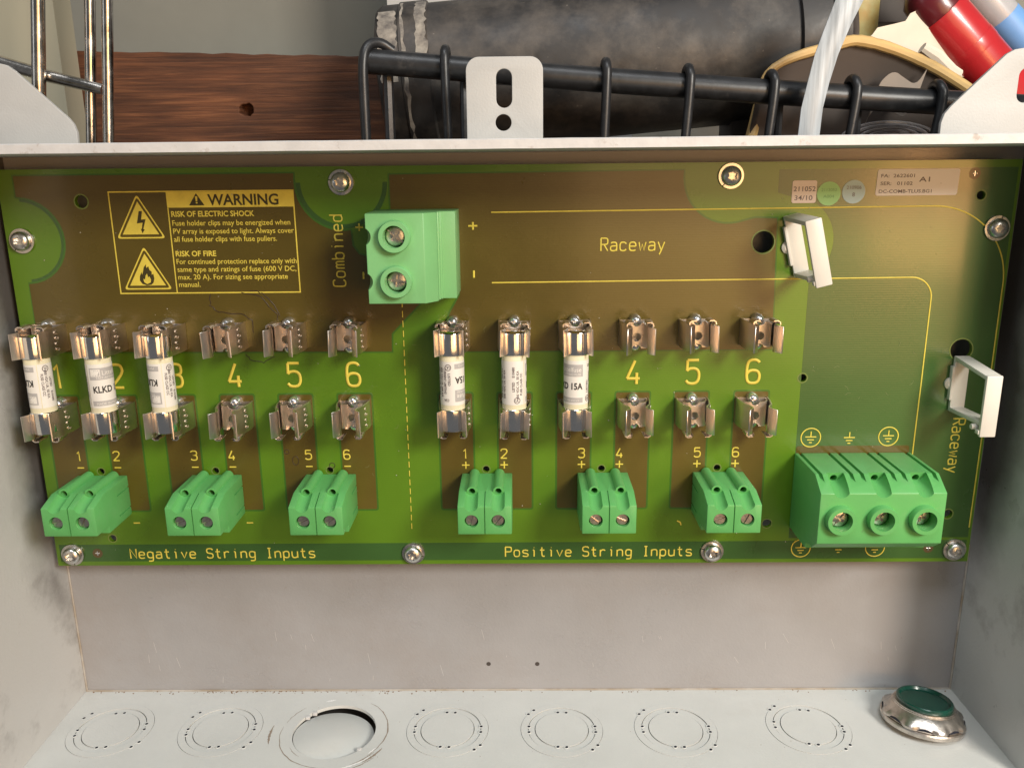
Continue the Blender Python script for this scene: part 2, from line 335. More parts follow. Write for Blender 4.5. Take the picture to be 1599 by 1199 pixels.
G = {
 'N': [[(0,0),(0,6),(4,0),(4,6)]], 'I': [[(1,0),(3,0)],[(2,0),(2,6)],[(1,6),(3,6)]],
 'S': [[(4,5.1),(3.3,6),(.7,6),(0,5.1),(0,3.8),(.8,3.1),(3.2,2.9),(4,2.2),(4,.9),(3.3,0),(.7,0),(0,.9)]],
 'P': [[(0,0),(0,6)],[(0,6),(3,6),(4,5.6),(4,3.4),(3,3),(0,3)]],
 'R': [[(0,0),(0,6)],[(0,6),(3,6),(4,5.6),(4,3.4),(3,3),(0,3)],[(1.8,3),(4,0)]],
 'C': [[(4,5),(3.4,6),(.6,6),(0,5),(0,1),(.6,0),(3.4,0),(4,1)]],
 'a': [[(.4,3.6),(1,4),(3,4),(3.7,3.4),(3.7,0)],[(3.7,2.3),(.8,2.3),(.1,1.8),(.1,.4),(.8,0),(2.8,0),(3.7,.9)]],
 'b': [[(0,6),(0,0)],[(0,3),(.9,4),(2.9,4),(3.7,3.2),(3.7,.8),(2.9,0),(.9,0),(0,1)]],
 'd': [[(3.7,6),(3.7,0)],[(3.7,3),(2.8,4),(.8,4),(0,3.2),(0,.8),(.8,0),(2.8,0),(3.7,1)]],
 'c': [[(3.7,3.2),(2.9,4),(.8,4),(0,3.2),(0,.8),(.8,0),(2.9,0),(3.7,.8)]],
 'e': [[(0,2.1),(3.7,2.1)],[(3.7,2.1),(3.7,3.2),(2.9,4),(.8,4),(0,3.2),(0,.8),(.8,0),(3,0),(3.6,.5)]],
 'g': [[(3.7,3.2),(2.9,4),(.8,4),(0,3.2),(0,1.1),(.8,.3),(2.9,.3),(3.7,1.1)],[(3.7,4),(3.7,-1),(3,-1.8),(.6,-1.8)]],
 'i': [[(1.2,4),(2,4)],[(2,4),(2,0)],[(2,5.5),(2,5.7)]],
 'm': [[(0,0),(0,4)],[(0,3.2),(.7,4),(1.4,4),(2,3.4),(2,0)],[(2,3.4),(2.7,4),(3.4,4),(4,3.4),(4,0)]],
 'n': [[(0,0),(0,4)],[(0,3),(1,4),(2.9,4),(3.7,3.3),(3.7,0)]],
 'o': [[(.8,4),(0,3.2),(0,.8),(.8,0),(2.9,0),(3.7,.8),(3.7,3.2),(2.9,4),(.8,4)]],
 'p': [[(0,4),(0,-1.9)],[(0,3),(.9,4),(2.9,4),(3.7,3.2),(3.7,.8),(2.9,0),(.9,0),(0,1)]],
 'r': [[(.3,0),(.3,4)],[(.3,2.8),(1.3,4),(2.8,4),(3.5,3.5)]],
 's': [[(3.6,3.5),(3,4),(.8,4),(.1,3.4),(.1,2.6),(.9,2.1),(2.9,1.9),(3.7,1.4),(3.7,.5),(3,0),(.8,0),(.1,.5)]],
 't': [[(1.4,5.8),(1.4,.9),(2.1,0),(3.4,.1)],[(.2,4),(3.2,4)]],
 'u': [[(0,4),(0,.8),(.8,0),(2.7,0),(3.7,1)],[(3.7,4),(3.7,0)]],
 'v': [[(0,4),(1.9,0),(3.8,4)]], 'w': [[(0,4),(.9,0),(2,3),(3.1,0),(4,4)]],
 'y': [[(0,4),(1.95,0)],[(3.8,4),(1.95,0),(.9,-1.9)]],
 '1': [[(1,4.8),(2.2,6),(2.2,0)]], '2': [[(0,4.8),(.7,6),(3.2,6),(4,5.2),(4,3.7),(0,0)],[(0,0),(4,0)]],
 '3': [[(0,5.3),(.7,6),(3.2,6),(3.9,5.3),(3.9,3.8),(3.1,3.2),(1.5,3.2)],[(1.5,3.2),(3.2,3.2),(4,2.3),(4,.9),(3.2,0),(.7,0),(0,.8)]],
 '4': [[(2.4,6),(0,1.4)],[(0,1.4),(4,1.4)],[(3,2.9),(3,0)]],
 '5': [[(3.8,6),(.3,6)],[(.3,6),(.2,3.3)],[(.2,3.3),(1,3.9),(3,3.9),(4,3),(4,1),(3,0),(.8,0),(0,.8)]],
 '6': [[(3.8,5.3),(3,6),(1,6),(0,5),(0,1),(.9,0),(3.1,0),(4,.9),(4,2.4),(3.1,3.3),(.9,3.3),(0,2.3)]],
 '+': [[(0,3),(4,3)],[(2,1),(2,5)]], '-': [[(.3,3),(3.7,3)]], ' ': []}
SHARP = 'NIvwy14+-'
def chaikin(p, it=2):
    for _ in range(it):
        q = [p[0]]
        for a, b in zip(p, p[1:]):
            q += [(a[0]*.75+b[0]*.25, a[1]*.75+b[1]*.25), (a[0]*.25+b[0]*.75, a[1]*.25+b[1]*.75)]
        p = q+[p[-1]]
    return p
def strokes(name, lines, r, parent, m=SILK, y=-.12, flat=.25):
    """printed strokes: round-ended flattened lines lying on the board"""
    cu = bpy.data.curves.new('c', 'CURVE'); cu.dimensions = '3D'; cu.bevel_depth = r*S; cu.bevel_resolution = 1; cu.use_fill_caps = True
    for p in lines:
        sp = cu.splines.new('POLY'); sp.points.add(len(p)-1)
        for i, (a, b) in enumerate(p): sp.points[i].co = (a*S, 0, b*S, 1)
    o = bpy.data.objects.new('tmp', cu); COL.objects.link(o); me = evaluated(o); bpy.data.objects.remove(o); bpy.data.curves.remove(cu)
    k = min(flat, .14/r)
    for v in me.vertices: v.co.y = v.co.y*k + y*S
    me.name = name
    return link(name, me, m, parent)
def stroke_text(s, x, z, h, adv, wd, rot=0):
    out = []; k = h/6; kx = wd/4; c, sn = math.cos(rot), math.sin(rot)
    for i, ch in enumerate(s):
        for p in G[ch]:
            q = p if ch in SHARP else chaikin(p)
            out.append([(x+c*(i*adv+a*kx)-sn*b*k, z+sn*(i*adv+a*kx)+c*b*k) for a, b in q])
    return out

# ================================================================== bench and wall
FL = -72.16; BX0, BX1, BY = -3.98, 407.6, 12.74; FRONT = -49.0; ZT = 177.8; ZU = 174.5
o = MB().box(-420, 820, -160, 420, -110, -84).build('bench_top', TABLE); tag(o, kind='structure')
o = MB().box(-520, 920, 330, 345, -84, 520).build('wall', WALLM); tag(o, kind='structure')

# ================================================================== enclosure
enc = thing('metal_enclosure', 'open light grey sheet metal enclosure holding the green circuit board', 'enclosure', (0, 0, 0))
KN = [(21.3, -15.9), (70.6, -15.8), (121.6, -17.2), (171.7, -16.1), (222.3, -16.3), (272.6, -16.4), (331.4, -15.0)]
R1, R2, R3 = 18.2, 14.8, 11.8
ob = plate('bottom_panel', [(BX0-1.6, FRONT-7), (BX1+1.6, FRONT-7), (BX1+1.6, BY+1.5), (BX0-1.6, BY+1.5)],
           [circle(x, y, R1, 64) for x, y in KN], FL-1.5, FL, PAINT, enc, 'xy')
MB().box(BX0-1.6, BX1+1.6, BY, BY+1.5, FL+.01, ZT-.01).build('back_panel', BACKP, enc)
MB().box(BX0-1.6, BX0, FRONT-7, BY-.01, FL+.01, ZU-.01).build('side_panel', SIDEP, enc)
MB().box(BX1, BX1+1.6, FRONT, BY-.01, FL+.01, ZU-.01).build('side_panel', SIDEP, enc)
MB().box(BX0-1.6, BX1+1.6, FRONT+1.2, BY-.01, ZU, ZU+1.5).build('top_panel', PAINT, enc)
mb = MB(); n = 40
# folded front lip of the top, a little uneven
prof = [(0, 0), (1.0, 0), (1.0, 1.0), (1.0, 3.2), (0, 3.2)]
for i in range(n):
    x0 = BX0-1.6+(BX1-BX0+3.2)*i/n; x1 = BX0-1.6+(BX1-BX0+3.2)*(i+1)/n
vs = []; fs = []
for i in range(n+1):
    x = BX0-1.6+(BX1-BX0+3.2)*i/n; d = random.uniform(-.05, .05)
    for (yy, zz) in ((FRONT, ZU+.05+d), (FRONT+1.19, ZU), (FRONT+1.19, ZT-.15), (FRONT+.5, ZT+d), (FRONT, ZT-.35+d)):
        vs.append((x, yy, zz))
for i in range(n):
    for k in range(5):
        a = i*5+k; b = i*5+(k+1) % 5; fs.append((a, b, b+5, a+5))
fs += [(4, 3, 2, 1, 0), tuple(n*5+k for k in range(5))]
mb.add(vs, fs).build('front_lip', EDGE, enc)
# welded seam and return beads
mb = MB(); mb.tube([(BX0+.4, BY-.3, FL), (BX0+.4, BY-.3, 2)], .5, 6); mb.build('corner_seam', SEAMD, enc)
mb = MB(); mb.tube([(BX1-.4, BY-.3, FL), (BX1-.4, BY-.3, 2)], .5, 6); mb.build('corner_seam', SEAMD, enc)
mb = MB(); mb.tube([(BX0, BY-.1, FL), (BX1, BY-.1, FL)], .7, 6); mb.build('bottom_seam', SEAMD, enc)
# mounting tab with slot and round hole
slot = circle(199.6, 203.0, 3.15, 10, 0, PI)+circle(199.6, 194.6, 3.15, 10, PI, 2*PI)
plate('mounting_tab', [(184.6, 176.4), (215.0, 176.4)]+rrect(184.6, 215.0, 190, 210.6, 5.2, 8)[:18], [slot[::1], circle(199.2, 185.9, 3.2, 24)], BY-.02, BY+1.9, TABP, enc, bevel=.25)
# corner ears
earL = [(27.2, 176.5), (27.6, 184.0), (26.6, 187.2), (24.8, 189.6), (6.0, 207.6), (3.2, 209.6), (.5, 210.3), (-30, 210.6), (-30, 176.5)]
plate('mounting_ear', earL, [circle(-14, 197, 4, 20)], BY-.02, BY+1.9, TABP, enc, bevel=.25)
earR = [(373.0, 176.5), (440, 176.5), (440, 211.5), (402, 211.5), (398.6, 211), (395.6, 209.4), (376.4, 190.4), (374.0, 187.4), (373.0, 184)]
es = circle(404.4, 201.2, 3.0, 10, 0, PI)+circle(404.4, 194.2, 3.0, 10, PI, 2*PI)
plate('mounting_ear', earR, [es], BY-.02, BY+1.9, TABP, enc, bevel=.25)
# knockouts: rings and disc with real gaps, held by punched tie points
def ring_poly(cx, cy, ro, ri):
    return circle(cx, cy, ro, 64), [circle(cx, cy, ri, 64)]
GAP = .16
for k, (x, y) in enumerate(KN):
    if k == 2: continue
    rot = [.5, .4, 0, 0, 0, 0, -.35][k]
    root = None
    spec = [(R1-GAP, R2+GAP), (R2-GAP, R3+GAP), (R3-GAP, 0)]
    ties = []
    for rr, aa in ((R1, 2.42), (R2, 3.14), (R3, 1.53)):
        d = 1.9/rr
        for s in (0, PI):
            ties += [(rr, aa+s-d+rot*.3), (rr, aa+s+d+rot*.3)]
    for j, (ro, ri) in enumerate(spec):
        hol = [circle(x, y, ri, 64)] if ri else []
        nm = 'knockout_ring' if ri else 'knockout_disc'
        o = plate(nm, circle(x, y, ro, 64), hol, FL-1.5, FL+(.16, -.14, .12)[j], PAINT, enc, 'xy')
        if j == 0: root = o
    mb = MB(); md = MB()
    for rr, a in ties:
        cx, cy = x+rr*math.cos(a), y+rr*math.sin(a)
        mb.lathe([(1.25, FL-.02), (1.1, FL+.14), (.85, FL+.2), (.6, FL+.04)], 10, (cx, cy, 0))
        md.lathe([(.66, FL+.205), (.62, FL+.215)], 8, (cx+.22, cy-.16, 0))
    mb.build('punch_mark', PAINT, root)
    md.build('pit_shade', HOLE, root)  # dark discs set to one side: shade of the dimples as colour
# the half-opened knockout: slug hinged on its ties, far side pushed out
x, y = KN[2]
SLUG = 5.5
slug = MB().lathe([(17.3, -1.5), (17.55, -1.3), (17.55, -.15), (17.3, 0)], 56)
so = slug.build('knockout_slug', PAINT, enc, (x-.3, y-.3, FL-1.9))
so.rotation_mode = 'AXIS_ANGLE'; ax = Vector((math.cos(2.42), math.sin(2.42), 0)); so.rotation_axis_angle = (math.radians(SLUG), *ax)
mb = MB()
for a in (2.30, 2.52, 2.42+PI):
    cx, cy = x+17.6*math.cos(a), y+17.6*math.sin(a)
    mb.box(cx-1.0, cx+1.0, cy-.9, cy+.9, FL-1.3, FL+.15)
mb.build('torn_tie', EDGE, enc, bevel=.2)
def arc_scuff(mb, r, a0, a1, wd, z, jit=.15, n=26):
    vs = []; fs = []
    for i in range(n+1):
        a = a0+(a1-a0)*i/n; t = i/n; ww = 1.5*wd*(.25+.75*math.sin(PI*min(1, max(0, t))))*random.uniform(.5, 1.1); rr = r+random.uniform(-jit, jit)
        vs += [(x+(rr-ww)*math.cos(a), y+(rr-ww)*math.sin(a), z), (x+(rr+ww)*math.cos(a), y+(rr+ww)*math.sin(a), z)]
    for i in range(n): fs.append((2*i, 2*i+1, 2*i+3, 2*i+2))
    mb.add(vs, fs)
mb = MB()
for r, a0, a1, wd in ((23.6, 3.0, 4.75, .16), (23.6, -.75, 1.0, .22), (23.4, 2.35, 2.9, .12), (25.6, -.9, -.45, .35), (26.6, -1.25, -.7, .16), (28.2, 3.0, 3.45, .4), (24.2, -1.1, -.6, .2), (20.2, 3.7, 4.1, .1)):
    arc_scuff(mb, r, a0, a1, wd, FL+.05)
mb.build('scratch', SCUFF, enc)
mb = MB(); arc_scuff(mb, 24.9, -1.35, -.72, .35, FL+.09); arc_scuff(mb, 23.0, -.7, -.5, .3, FL+.09); arc_scuff(mb, 22.5, 1.75, 1.95, .5, FL+.09)
mb.build('scratch', PALE, enc)
ln_ = []
for i in range(26):
    x, z = random.uniform(20, 395), random.uniform(-70, -44); l = random.uniform(1, 6); a = random.gauss(1.75, .25)
    ln_.append([(x, z), (x+l*math.cos(a), z+l*math.sin(a))])
tag(strokes('wall_scratches', ln_, .09, enc, m=mat('pale_scratch', (.55, .54, .53), .6), y=BY-.02), kind='stuff')
ln_ = []
for i in range(40):
    x, z = random.uniform(5, 400), random.uniform(-71, -5); a = random.uniform(0, 6); l = random.uniform(.3, 1.2)
    ln_.append([(x, z), (x+l*math.cos(a), z+l*math.sin(a))])
tag(strokes('wall_marks', ln_, .08, enc, m=SCUFF, y=BY-.02), kind='stuff')
# two drilled holes low on the back wall, fine grit along the seam
for hx, hz in ((189.1, -58.2), (212.1, -58.3)): MB().lathe([(1.05, .05), (1.05, .08)], 16, (hx, BY, hz), 'y').build('drilled_hole', mat('hole_grey', (.06, .05, .045), .8), enc)
mb = MB()
for i in range(150):
    gx = random.choice([random.uniform(BX0+2, BX1-2), random.uniform(30, 160)]); gy = BY-.6-abs(random.gauss(0, 1.1)); r = random.uniform(.12, .42)
    mb.lathe([(r, FL), (r*.8, FL+r*.5), (r*.2, FL+r*.7)], 5, (gx, gy, 0))
for i in range(40):
    r = random.uniform(.08, .2); mb.lathe([(r, FL), (r*.3, FL+r*.6)], 5, (random.uniform(10, 395), random.uniform(-38, 10), 0))
tag(mb.build('grit', GRIT, enc), kind='stuff')

# ================================================================== circuit board
brd = thing('circuit_board', 'large green circuit board with yellow printing screwed into the enclosure', 'circuit board', (0, 0, 0))
HOLES = [(32.2, 157.2, 2.5), (302.0, 138.9, 4.3), (321.8, 83.2, 1.7), (385.6, 94.6, 4.4), (385.6, 156.2, 1.7), (388.8, 22.4, 2.0), (25.8, 13.0, 1.6), (311.4, 18.4, 1.9)]
for cx in (24.9, 74.3, 123.4, 190.3, 239.4, 288.6): HOLES.append((cx, 44.1, 1.4))
plate('substrate', [(0, 0), (400, 0), (400, 169.7), (0, 169.7)], [circle(a, b, r, 24) for a, b, r in HOLES], 0, 1.8, MASK, brd)
for a, b, r in HOLES:
    mb = MB(); vs = []; fs = []
    for i in range(24):
        t = 2*PI*i/24; vs += [(a+(r+.05)*math.cos(t), -.09, b+(r+.05)*math.sin(t)), (a+(r+.5)*math.cos(t), -.09, b+(r+.5)*math.sin(t))]
    for i in range(24):
        j = (i+1) % 24; fs.append((2*i, 2*j, 2*j+1, 2*i+1))
    mb.add(vs, fs).build('hole_rim', EDGEB, brd)
# masked copper
A = circle
cl = [(6.5, 167.2), (117.0, 167.2)] + circle(135.6, 163.6, 18.8, 12, PI-.05, 1.5*PI+.02) + [(138.2, 145), (138.6, 139), (141, 135.6), (146, 134), (164, 134), (164.5, 115.5), (152.6, 103.2), (152.4, 95.7), (6.5, 96.6), (6.4, 124.9)] + circle(6.5, 142, 17.2, 16, -PI/2, PI/2)
plate('copper_area', cl, [circle(32.2, 157.2, 2.5, 24)], -.06, .0, COPPER, brd)
cr = [(154.5, 166.3), (269.4, 166.8)] + circle(287.7, 164.5, 18.4, 14, PI-.1, 1.5*PI+.35) + [(298.4, 148.3), (306.8, 148.1), (308.3, 95.5), (172.5, 95.5), (174.5, 106), (177, 112), (181, 119), (181, 132), (164.8, 134.5), (154.5, 150)]
plate('copper_area', cr, [circle(302.0, 138.9, 4.3, 24)], -.06, .0, COPPER, brd)
def grow(poly, d):
    n = len(poly); out = []
    ar = sum(poly[i][0]*poly[(i+1) % n][1]-poly[(i+1) % n][0]*poly[i][1] for i in range(n)); sg = 1 if ar > 0 else -1
    for i in range(n):
        a, p, b = Vector(poly[i-1]), Vector(poly[i]), Vector(poly[(i+1) % n])
        e1 = (p-a).normalized(); e2 = (b-p).normalized(); nn = Vector((e1.y+e2.y, -e1.x-e2.x))*sg
        nn = nn.normalized() if nn.length > 1e-6 else Vector((e1.y, -e1.x))*sg
        out.append(tuple(p+nn*d))
    return out
HALO = mat('solder_mask_halo', (.045, .135, .014), .30, var=.14, vscale=9, coat=.3)
for c_, h_ in ((cl, (32.2, 157.2, 2.5)), (cr, (302.0, 138.9, 4.3))):
    plate('mask_edge', grow(c_, .75), [circle(h_[0], h_[1], h_[2], 24)], -.045, .0, HALO, brd)
XN = [12.4, 36.9, 61.6, 86.4, 111.0, 135.8]; XP = [178.0, 202.7, 227.4, 251.9, 276.3, 301.2]
for i, x in enumerate(XN+XP):
    plate('copper_area', rrect(x-6.9, x+7.0, 26.1, 77.6, .8, 3), [], -.06, .0, COPPER, brd)
    plate('mask_edge', rrect(x-7.6, x+7.7, 25.4, 78.3, 1.2, 3), [], -.045, .0, HALO, brd)
plate('copper_area', rrect(321.5, 369.0, 15, 53.6, 1.0, 3), [], -.10, -.04, COPPER, brd)
# darker mask where copper lies on the rear
dz = [(321.3, 11.5), (398.8, 11.5), (398.8, 166.8), (289.5+17, 166.8), (306.5, 158.0), (321.3, 153.5)] + circle(312.3, 139.0, 17.4, 18, 1.02, -1.03) 
plate('mask_area', dz, [circle(321.8, 83.2, 1.7, 20), circle(385.6, 94.6, 4.4, 24), circle(385.6, 156.2, 1.7, 20), circle(388.8, 22.4, 2, 20)], -.035, .0, MASKD, brd)
plate('mask_area', [(1.5, 2.0), (398.5, 1.6), (398.5, 10.2), (1.5, 10.0)], [], -.035, .0, MASKD, brd)
plate('mask_area', circle(135.6, 163.6, 18.0, 24, PI, 2*PI)+circle(135.6, 163.6, 16.2, 24, 2*PI, PI), [], -.035, .0, MASKD, brd)
for cx, cz, aw in ((6.5, 142, 0),):
    pts_o = circle(cx, cz, 17.2, 20, -1.5, 1.5); pts_i = circle(cx, cz, 15.4, 20, 1.5, -1.5)
    plate('mask_area', pts_o+pts_i, [], -.035, .0, MASKD, brd)
# yellow silkscreen
for i, x in enumerate(XN+XP):
    d = str(i % 6+1)
    if i in (6, 7, 8): continue
    strokes('printed_digit', stroke_text(d, x-2.6, 81.2, 9.9, 6, 5.3), .68, brd)
SD = [16.4, 32.4, 65.7, 81.9, 114.7, 131.1, 181.6, 198.0, 230.9, 247.0, 279.9, 296.1]
for i, x in enumerate(SD):
    strokes('printed_digit', stroke_text(str(i % 6+1), x-1.4, 49.0, 4.1, 4, 2.6), .33, brd)
    z = 45.8 if i < 6 else 46.0
    strokes('printed_sign', [[(x-1.4, z), (x+1.4, z)]] if i < 6 else [[(x-1.6, z), (x+1.6, z)], [(x, z-1.6), (x, z+1.6)]], .32, brd)
for x, z in ((37.5, 20.2), (87, 20.0)): strokes('printed_sign', [[(x-1.5, z), (x+1.3, z)]], .32, brd)
strokes('printed_sign', [[(272.5, 19.9), (273.9, 19.2), (274.3, 17.9)]], .35, brd)
strokes('printed_text', stroke_text('Negative String Inputs', 32.7, 3.4, 4.5, 3.76, 2.6), .33, brd)
strokes('printed_text', stroke_text('Positive String Inputs', 198.0, 3.4, 4.5, 3.76, 2.6), .33, brd)
strokes('printed_text', stroke_text('Raceway', 237.6, 136.0, 5.0, 3.78, 2.7), .33, brd)
strokes('printed_text', stroke_text('Combined', 135.0, 122.8, 5.0, 3.68, 2.6, PI/2), .33, brd)
strokes('printed_text', stroke_text('Raceway', 386.0, 65.2, 5.0, 3.55, 2.6, -PI/2), .33, brd)
strokes('printed_sign', [[(140.2, 146.2), (143.2, 146.2)], [(141.7, 144.7), (141.7, 147.7)]], .38, brd)
strokes('printed_sign', [[(185.0, 146.3), (188.6, 146.3)], [(186.8, 144.8), (186.8, 147.8)]], .42, brd)
strokes('printed_sign', [[(142.4, 125.7), (142.4, 128.5)]], .38, brd)
strokes('printed_sign', [[(186.8, 125.8), (186.8, 128.7)]], .42, brd)
oc = [(194.2, 151.5), (368, 152.3)] + circle(368, 121.5, 30.8, 20, PI/2, 0) + [(398.9, 90), (398.7, 16.1)]
strokes('printed_line', [oc], .3, brd)
ic = [(194.0, 123.7), (362.3, 124.4)] + circle(362.3, 115.9, 8.5, 10, PI/2, 0) + [(370.8, 80), (370.6, 47)]
strokes('printed_line', [ic], .3, brd)
strokes('dashed_line', [[(157.4, z), (157.4, z+2.6)] for z in [16.8+4.05*k for k in range(25)]], .2, brd)
def earth(x, z, circ):
    L = [[(x, z+2.4), (x, z)], [(x-2.3, z), (x+2.3, z)], [(x-1.4, z-1.3), (x+1.4, z-1.3)], [(x-.6, z-2.5), (x+.6, z-2.5)]]
    if circ:
        c = circle(x, z-.3, 4.1, 30); L.append(c+[c[0]])
    return L
for x, z, c in ((327.2, 57.6, 1), (343.4, 57.2, 0), (359.7, 57.9, 1), (327.0, 14.4, 1), (343.3, 14.6, 0), (359.2, 14.5, 1)):
    pass
for x, z, c in ((327.2, 57.6, 1), (343.4, 57.2, 0), (359.7, 57.9, 1), (326.9, 7.0, 1), (343.3, 7.2, 0), (359.1, 7.1, 1)):
    strokes('printed_earth_symbol', earth(x, z, c), .26, brd, y=-.16)
# fiducials
for x, z in ((382.2, 164.5), (382.3, 6.4), (18.2, 5.9)):
    o = MB().lathe([(2.2, .06), (2.2, .10)], 24, (x, 0, z), 'y').build('fiducial', mat('fiducial_pad', (.10, .07, .03), .3), brd)
    strokes('fiducial_cross', [[(x-1.0, z), (x+1.0, z)], [(x, z-1.0), (x, z+1.0)]], .28, brd, m=SOLDER, y=-.14)
# warning panel
def flat(name, polys, y, m, parent=brd):
    mb = MB()
    for p in polys: mb.add([(a, y, b) for a, b in p], [tuple(range(len(p)))])
    me = mb.mesh(name); return link(name, me, m, parent)
def frame_quads(x0, x1, z0, z1, t):
    return [[(x0, z1-t), (x1, z1-t), (x1, z1), (x0, z1)], [(x0, z0), (x1, z0), (x1, z0+t), (x0, z0+t)],
            [(x0, z0+t), (x0+t, z0+t), (x0+t, z1-t), (x0, z1-t)], [(x1-t, z0+t), (x1, z0+t), (x1, z1-t), (x1-t, z1-t)]]
flat('warning_frame', frame_quads(43.1, 116.6, 120.4, 161.0, .5), -.12, SILK)
flat('warning_frame', [[(66.1, 120.9), (66.55, 120.9), (66.55, 154.4), (66.1, 154.4)]], -.12, SILK)
flat('warning_banner', [[(66.1, 154.5), (116.1, 154.5), (116.1, 160.45), (66.1, 160.45)]], -.125, SILK)
flat('warning_triangle', [[(74.9, 155.3), (81.0, 155.3), (78.0, 160.0)]], -.19, INK)
flat('exclamation_mark', [[(77.7, 156.9), (78.3, 156.9), (78.45, 158.8), (77.55, 158.8)], [(77.65, 156.0), (78.35, 156.0), (78.35, 156.6), (77.65, 156.6)]], -.23, SILK)
board_text('warning_text', [('WARNING', 82.4, 155.4, 4.3, 28.0, .13)], -.19, INK, brd)
board_text('warning_text', [('RISK OF ELECTRIC SHOCK', 67.4, 151.0, 2.2, 33.0, .07), ('RISK OF FIRE', 67.4, 135.4, 2.2, 16.3, .07)], -.13, SILK, brd)
board_text('warning_text', [('Fuse holder clips may be energized when', 67.4, 147.5, 2.15, 47.0, .02), ('PV array is exposed to light. Always cover', 67.4, 144.3, 2.15, 48.2, .02),
    ('all fuse holder clips with fuse pullers.', 67.4, 141.2, 2.15, 41.2, .02), ('For continued protection replace only with', 67.4, 132.3, 2.15, 48.4, .02),
    ('same type and ratings of fuse (600 V DC,', 67.4, 129.2, 2.15, 48.0, .02), ('max. 20 A). For sizing see appropriate', 67.4, 126.1, 2.15, 44.4, .02), ('manual.', 67.4, 123.1, 2.15, 8.8, .02)], -.13, SILK, brd)
def tri_ring(cx, zb, wd, h, t):
    P = [(cx-wd/2, zb), (cx+wd/2, zb), (cx, zb+h)]
    out = []
    def rnd(P, r):
        res = []
        for i in range(3):
            p, a, b = Vector(P[i]), Vector(P[i-1]), Vector(P[(i+1) % 3])
            for k in range(5):
                u = k/4; q = p+(a-p).normalized()*r*(1-u)**2+(b-p).normalized()*r*u**2; res.append((q.x, q.y))
        return res
    c = Vector((cx, zb+h*.34))
    o_ = rnd(P, 1.5); s = 1-2.6*t/h
    i_ = [tuple(c+(Vector(p)-c)*s) for p in o_]
    n = len(o_)
    return [[o_[k], o_[(k+1) % n], i_[(k+1) % n], i_[k]] for k in range(n)]
for cx, zb in ((54.4, 142.6), (54.8, 122.2)):
    flat('warning_triangle', tri_ring(cx, zb, 19.6, 17.3, .62), -.12, SILK)
    flat('warning_triangle', [[(cx-7.3, zb+1.6), (cx+7.3, zb+1.6), (cx, zb+14.4)]], -.125, SILK)
flat('lightning_bolt', [[(54.6, 153.3), (55.9, 153.3), (55.2, 150.0), (57.0, 150.2), (55.6, 146.2), (55.0, 146.2), (55.6, 148.8), (53.3, 148.5)], [(54.6, 146.4), (56.2, 146.2), (55.1, 144.6)]], -.19, INK)
fl = [(54.3, 123.9), (52.6, 124.5), (51.7, 126.0), (52.0, 127.8), (52.9, 129.3), (52.9, 128.1), (53.4, 129.2), (53.9, 131.1), (54.9, 132.4), (54.9, 130.9), (55.8, 131.5), (56.1, 130.1), (56.9, 129.4), (56.8, 128.2), (57.5, 128.5), (57.7, 126.6), (57.2, 125.0), (56.2, 124.1)]
flat('flame', [fl], -.19, INK)
flat('flame', [[(54.6, 124.4), (53.4, 125.2), (53.3, 126.6), (53.9, 126.2), (54.3, 127.8), (54.9, 128.6), (55.3, 127.1), (55.8, 127.5), (56.3, 126.2), (56.1, 125.1)]], -.24, SILK)
# dried drips round the fourth and fifth clips
def drip(pts, r):
    out = []
    for a, b in zip(pts, pts[1:]):
        for k in range(4):
            t = k/4; out.append((a[0]+(b[0]-a[0])*t+random.uniform(-.3, .3), a[1]+(b[1]-a[1])*t+random.uniform(-.3, .3)))
    return out+[pts[-1]]
strokes('dried_drip', [drip([(79.5, 120), (79.2, 115.5), (81.5, 113), (86, 112.2), (92, 112), (95.5, 109.5), (95.8, 104)], .2), drip([(92, 120.5), (100.5, 119), (103, 115), (106, 112), (106.2, 109)], .2),
    drip([(96, 121.5), (101, 120.2), (105.5, 115.5), (107.2, 111)], .2), drip([(92, 95), (94, 92.5), (99, 91.5), (104, 94)], .2)], .17, brd, m=SPILL, y=-.1)
strokes('dried_drip', [circle(105.5, 52.5, 1.0, 12)+[(106.5, 52.5)], circle(109, 48.5, 1.3, 12, ry=2.0)+[(110.3, 48.5)], circle(124.5, 46.2, 1.2, 12)+[(125.7, 46.2)]], .14, brd, m=SPILL, y=-.1)

mb = MB()
for i in range(110):
    r = random.choice([.08, .1, .13, .18, .26]); mb.lathe([(r, .10), (r*.6, .10+r*.7)], 5, (random.uniform(4, 396), 0, random.uniform(4, 166)), 'y')
tag(mb.build('dust_specks', mat('pale_dust', (.42, .40, .33), .8), brd), kind='stuff')
lines = []
for i in range(34):
    x, z = random.choice([(random.gauss(130, 14), random.gauss(60, 16)), (random.uniform(160, 310), random.uniform(25, 110)), (random.uniform(320, 395), random.uniform(60, 150))]); a = random.uniform(0, 6); l = random.uniform(.6, 2.6)
    lines.append([(x, z), (x+l*.5*math.cos(a), z+l*.5*math.sin(a)), (x+l*math.cos(a+.4), z+l*math.sin(a+.4))])
tag(strokes('scratches', lines, .05, brd, m=mat('mask_scratch', (.24, .26, .12), .6), y=-.09), kind='stuff')
